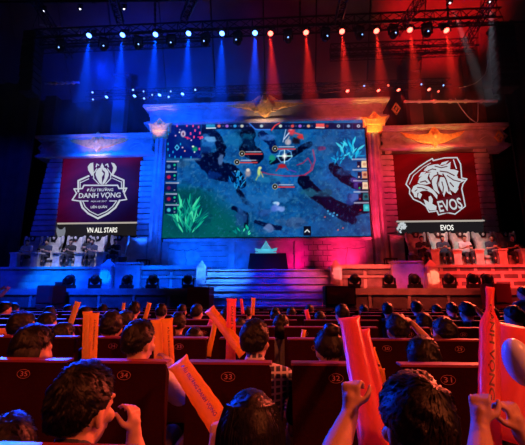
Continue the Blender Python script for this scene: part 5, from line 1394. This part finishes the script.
stk((490, 288), 1.45, (489, 452), 1.18, 18, 'red inflatable stick with a narrow neck held upright at the right', m='stick_red', neck=True, text='DANH VỌNG')
stk((514, 326), 1.5, (508, 440), 1.2, 26, 'wide orange red inflatable stick held at the right edge', m='stick_red', flat=.5)
stk((156.5, 320), 2.5, (161, 380), 2.42, 9.5, 'left one of the two orange inflatable sticks held by the white sleeved person')
stk((167, 319), 2.46, (170, 384), 2.4, 10, 'right one of the two orange sticks held by the white sleeved person, with lettering', text=TXT)
stk((209.5, 309), 3.2, (244, 353), 2.7, 10.5, 'orange inflatable stick tilted across the red one left of the checked shirt person')
stk((231.5, 299), 3.0, (230.5, 362), 2.85, 9, 'upright pinkish red inflatable stick left of the checked shirt person', m='stick_red', text='DANH VỌNG')
stk((213, 321), 4.2, (202, 347), 4.0, 7.5, 'pink red inflatable stick leaning left behind chair number 33 of the third row', m='stick_red')
stk((215, 324), 3.9, (208, 356), 3.7, 5, 'thin orange inflatable stick beside the leaning pink one')
stk((87.5, 312), 2.72, (86, 362), 2.65, 7.5, 'left stick of the orange pair standing between the left rows')
stk((94.5, 313.5), 2.72, (92, 362), 2.68, 8, 'right stick of the orange pair standing between the left rows', text=TXT)
stk((78, 302), 4.7, (70, 325), 4.6, 5, 'small orange inflatable stick leaning right, fourth row at left')
stk((149.5, 303), 5.0, (145, 319), 4.9, 4, 'tiny orange inflatable stick behind the two held sticks')
stk((10, 328), 3.5, (10.5, 364), 3.2, 8, 'orange inflatable stick at the left edge of the hall')
stk((-6, 332), 3.4, (8, 331), 3.35, 6, 'orange inflatable stick lying flat at the left edge', flat=.8)
stk((253.5, 298), 5.2, (252.5, 315), 5.1, 3.6, 'thin orange inflatable stick behind the checked shirt person')
stk((241, 299), 5.8, (243, 314), 5.7, 3, 'tiny red inflatable stick just left of the thin orange one', m='stick_red')
stk((306, 310), 5.3, (309, 321), 5.2, 4, 'tiny pink inflatable stick near the middle of the hall', m='stick_red')
stk((9, 287), 7.2, (0, 297), 7.2, 3, 'red inflatable stick raised at the far left edge', m='stick_red'); stk((5, 287), 7.6, (-3, 291), 7.6, 2.5, 'second red inflatable stick raised at the far left edge', m='stick_red')
stk((370, 349), 2.7, (378, 372), 2.55, 9, 'short orange inflatable stick right of the long red one, upper piece'); stk((380, 369), 2.45, (384, 396), 2.3, 8, 'orange inflatable stick partly behind the tousled head at right')
stk((304, 330), 3.7, (302, 342), 3.6, 4, 'small orange inflatable stick right of the middle chair in the third row')
stk((124, 303), 6.0, (122, 316), 5.9, 3, 'tiny orange stick among the far rows left of the column')
# white balloon at the right edge
bm = B(); p = at(519, 362, 1.02); ball(bm, p, .036, (1, 1, 1.7), Matrix.Rotation(R(-14), 3, 'Y'), 28, 20); o = obj('balloon', bm, M['balloon_white'], smooth=True)
bm = B(); q = p+Vector((.016, 0, -.062)); tube(bm, [q, q+Vector((.001, 0, -.006)), q+Vector((.002, 0, -.01))], [.002, .003, .005], 8); obj('knot', bm, M['balloon_white'], o); tag(o, 'pale white balloon glowing blue at the right edge over the wide stick', 'balloon')

# ================================================================== LIGHTS AND HAZE
def vol_box(name, x0, x1, y0, y1, z0, z1, dens, label):
    bm = B(); box(bm, x0, x1, y0, y1, z0, z1); m = bpy.data.materials.new(name); m.use_nodes = True; nt = m.node_tree; nt.nodes.clear()
    o = nt.nodes.new('ShaderNodeOutputMaterial'); v = nt.nodes.new('ShaderNodeVolumeScatter'); v.inputs['Density'].default_value = dens; v.inputs['Anisotropy'].default_value = .2
    nt.links.new(v.outputs[0], o.inputs[1]); m.cycles.volume_sampling = 'EQUIANGULAR'; return tag(obj(name, bm, m), label, 'haze', kind='stuff')
vol_box('stage_haze', -13, 11.5, 11.3, 15.0, 8.6, 12.7, .055, 'thin smoke haze hanging under the lighting trusses')
B1 = (0, .075, 1); R1 = (1, .02, .05)
# front-of-house washes on the set
light_spot('wash_blue', (-8.5, 7.5, 8.0), (-9.0, 16, 6.6), B1, 24000, 30, .8, .3)
light_spot('wash_blue', (-4, 8.5, 8.5), (-4.6, 16, 6.0), B1, 6500, 44, .9, .3)
light_spot('lintel_blue', (-8.5, 11, 6.5), (-7.8, 15.9, 8.7), B1, 3000, 76, .8, .1)
light_spot('lintel_red', (6.5, 11, 6.5), (6.6, 15.9, 8.7), (1, .08, .035), 900, 74, .8, .1)
light_spot('wash_red', (7, 8.0, 8), (7.0, 16, 6.6), R1, 5600, 30, .8, .3)
light_spot('wash_red', (3.2, 9, 8), (3.4, 16, 6), (1, .02, .08), 2400, 40, .9, .3)
# floor uplights below the screen
light_spot('uplight_blue', (-4.4, 14.6, ZB+.12), (-4.0, 16.2, 3.4), (0, .09, 1), 240, 110, .9, .1)
light_spot('uplight_blue', (-2.2, 14.6, ZC+.12), (-2.4, 16.2, 3.4), (0, .09, 1), 160, 110, .9, .1)
light_spot('uplight_magenta', (.9, 14.8, ZC+.12), (.3, 16.2, 3.3), (1, .0, .16), 160, 76, .9, .1)
light_spot('uplight_magenta', (2.9, 14.7, ZB+.12), (2.6, 16.2, 3.4), (1, .01, .10), 300, 100, .9, .1)
for px, py, Y, pw, c in ((265, 106, 15.6, 22, (1, .55, .3)), (99, 142, 15.7, 26, (1, .5, .4)), (433, 138, 15.7, 60, (1, .55, .1)), (159, 122, 15.5, 30, (1, .55, .5)), (373, 122, 15.5, 80, (1, .55, .1))):
    p = at(px, py, Y); light_spot('ornament_spot', (p.x, 14.98, p.z-1.5), p+Vector((0, -.05, .1)), c, pw*(2.6 if px > 300 else 3.6)*(1.3 if px in (159, 373) else 1), 46 if px in (159, 373) else (110 if px == 265 else 84), .8, .05)
for cx_, c in ((XcL, (.01, .10, 1)), (XcR, (1, .03, .09))):
    for dx in (-1.0, .9): light_spot('column_uplight', (cx_+dx*.75, 15.1, ZB+.15), (cx_+dx*.1, 15.62, 6.8), c, 700 if dx < 0 else 90, 50, .6, .03)
# lights picking out the obelisks
for px, c, pw in ((103.5, (.0, .30, 1), 900), (200, (.04, .22, 1), 900), (337, (1, .16, .14), 900), (435, (1, .22, .10), 1100)):
    p = at(px, 276, 12.8); light_spot('obelisk_spot', (p.x-.5 if px < 266 else p.x+.5, 9.6, 3.6), p, c, pw*1.5, 8, .5, .05)
light_spot('step_salmon', (2.6, 9.8, 3.4), (.95, 12.6, 2.0), (1, .08, .12), 600, 22, .8, .05)
light_spot('brick_red', (8.6, 10.0, 5.6), (7.2, 13.5, 2.1), (1, .04, .02), 1200, 62, .8, .1)
light_spot('beam_blue', (-4.5, 11.0, 8.2), (-4.2, 15.8, 10.2), B1, 2600, 56, .8, .1)
light_spot('beam_red', (3.0, 11.0, 8.2), (3.2, 15.8, 10.2), (1, .07, .035), 800, 48, .8, .1)
# warm-white key on the throne rows
light_spot('throne_key', (-8.0, 12.0, 8.3), (X(77, 250, 14.7), 14.9, 3.5), (.5, .5, .9), 2300, 34, .6, .1)
light_spot('throne_key', (6.5, 12.0, 8.3), (X(460, 250, 14.7), 14.9, 3.5), (.9, .85, .8), 1100, 30, .6, .1)
# salmon light on the right stage front, blue on the left, in pools
light_spot('front_salmon', (2.9, 9.4, 6.0), (2.9, 13.2, 2.1), (1, .08, .05), 3000, 30, 1, .05)
light_spot('front_salmon', (6.8, 9.2, 6.4), (7.8, 13.2, 2.0), (1, .02, .02), 2600, 40, 1, .05)
light_spot('front_salmon', (3.6, 9.0, 5.0), (3.8, 11.5, 1.2), (1, .07, .03), 900, 60, 1, .05)
light_spot('front_salmon', (8.6, 9.0, 5.0), (7.6, 11.5, 1.2), (1, .03, .02), 700, 60, 1, .05)
light_spot('parapet_violet', (4.5, 9.5, 4.5), (4.5, 13.1, 2.1), (.05, .02, 1), 260, 20, .8, .05)
light_spot('front_blue', (-9.5, 9.2, 6.0), (-9.0, 13.2, 2.1), (0, .14, 1), 4200, 28, 1, .05)
light_spot('front_blue', (-11.5, 9.2, 6.0), (-11.5, 13.2, 2.1), (0, .02, 1), 700, 40, 1, .05)
light_spot('front_blue', (-5.0, 9.4, 6.2), (-4.6, 13.2, 2.1), (0, .10, 1), 3600, 34, 1, .05)
light_spot('front_blue', (-2.6, 9.2, 5.6), (-2.2, 12.9, 2.1), (.03, .2, 1), 6500, 26, 1, .05)
light_spot('front_blue', (-.6, 9.2, 5.4), (-.4, 12.6, 1.6), (0, .02, 1), 1200, 44, 1, .05)
light_spot('front_blue', (-7.5, 8.8, 5.0), (-7.2, 11.5, 1.0), (0, .05, 1), 2000, 74, 1, .05)

# red on the roof at the right, faint blue on the left
light_spot('roof_red', (8.5, 13.4, 13.4), (8.8, 17.6, 17.0), (1, .006, .01), 2600, 78, .7, .3)
light_spot('roof_red', (1.0, 13.2, 12.5), (1.0, 17.5, 16.0), (1, .006, .03), 120, 80, .8, .3)
light_spot('roof_blue', (-8, 13, 11), (-8, 18.2, 12.5), (0, .025, 1), 2600, 120, .8, .3)
light_spot('curtain_blue', (-12.5, 11, 8), (-13.5, 15.4, 6), (0, .02, 1), 400, 80, .8, .3)
# audience: red from the right, blue from the left, weak red from behind
light_spot('house_red', (7.2, 10.2, 6.0), (.2, 2.2, .9), (1, .10, .045), 11000, 74, .5, .5)
light_spot('house_blue', (-7.4, 10.2, 5.0), (-.6, 2.2, .9), (0, .05, 1), 10500, 74, .5, .5)
light_spot('back_fill_red', (1.5, -2.2, 5.0), (0, 2.4, .8), (1, .10, .06), 130, 56, .8, .3)
light_spot('back_fill_red', (3.4, -1.2, 4.6), (.3, 2.4, .9), (1, .15, .04), 1000, 52, .8, .2)  # added unseen lamp, brings up the orange of the inflatable sticks
light_spot('back_fill_red', (-3.0, -1.0, 4.6), (-1.4, 2.6, .95), (1, .15, .04), 620, 48, .8, .2)  # same added fill for the sticks on the left

w = bpy.data.worlds.new('world'); scene.world = w; w.use_nodes = True; w.node_tree.nodes['Background'].inputs[0].default_value = (.01, .012, .03, 1); w.node_tree.nodes['Background'].inputs[1].default_value = .2
vs_ = scene.view_settings; vs_.view_transform = 'Standard'; vs_.look = 'None'; vs_.gamma = 1; vs_.use_curve_mapping = False; vs_.exposure = 0
scene.cycles.volume_bounces = 0; scene.cycles.max_bounces = 4; scene.cycles.diffuse_bounces = 1; scene.cycles.use_denoising = True; scene.cycles.sample_clamp_indirect = 4
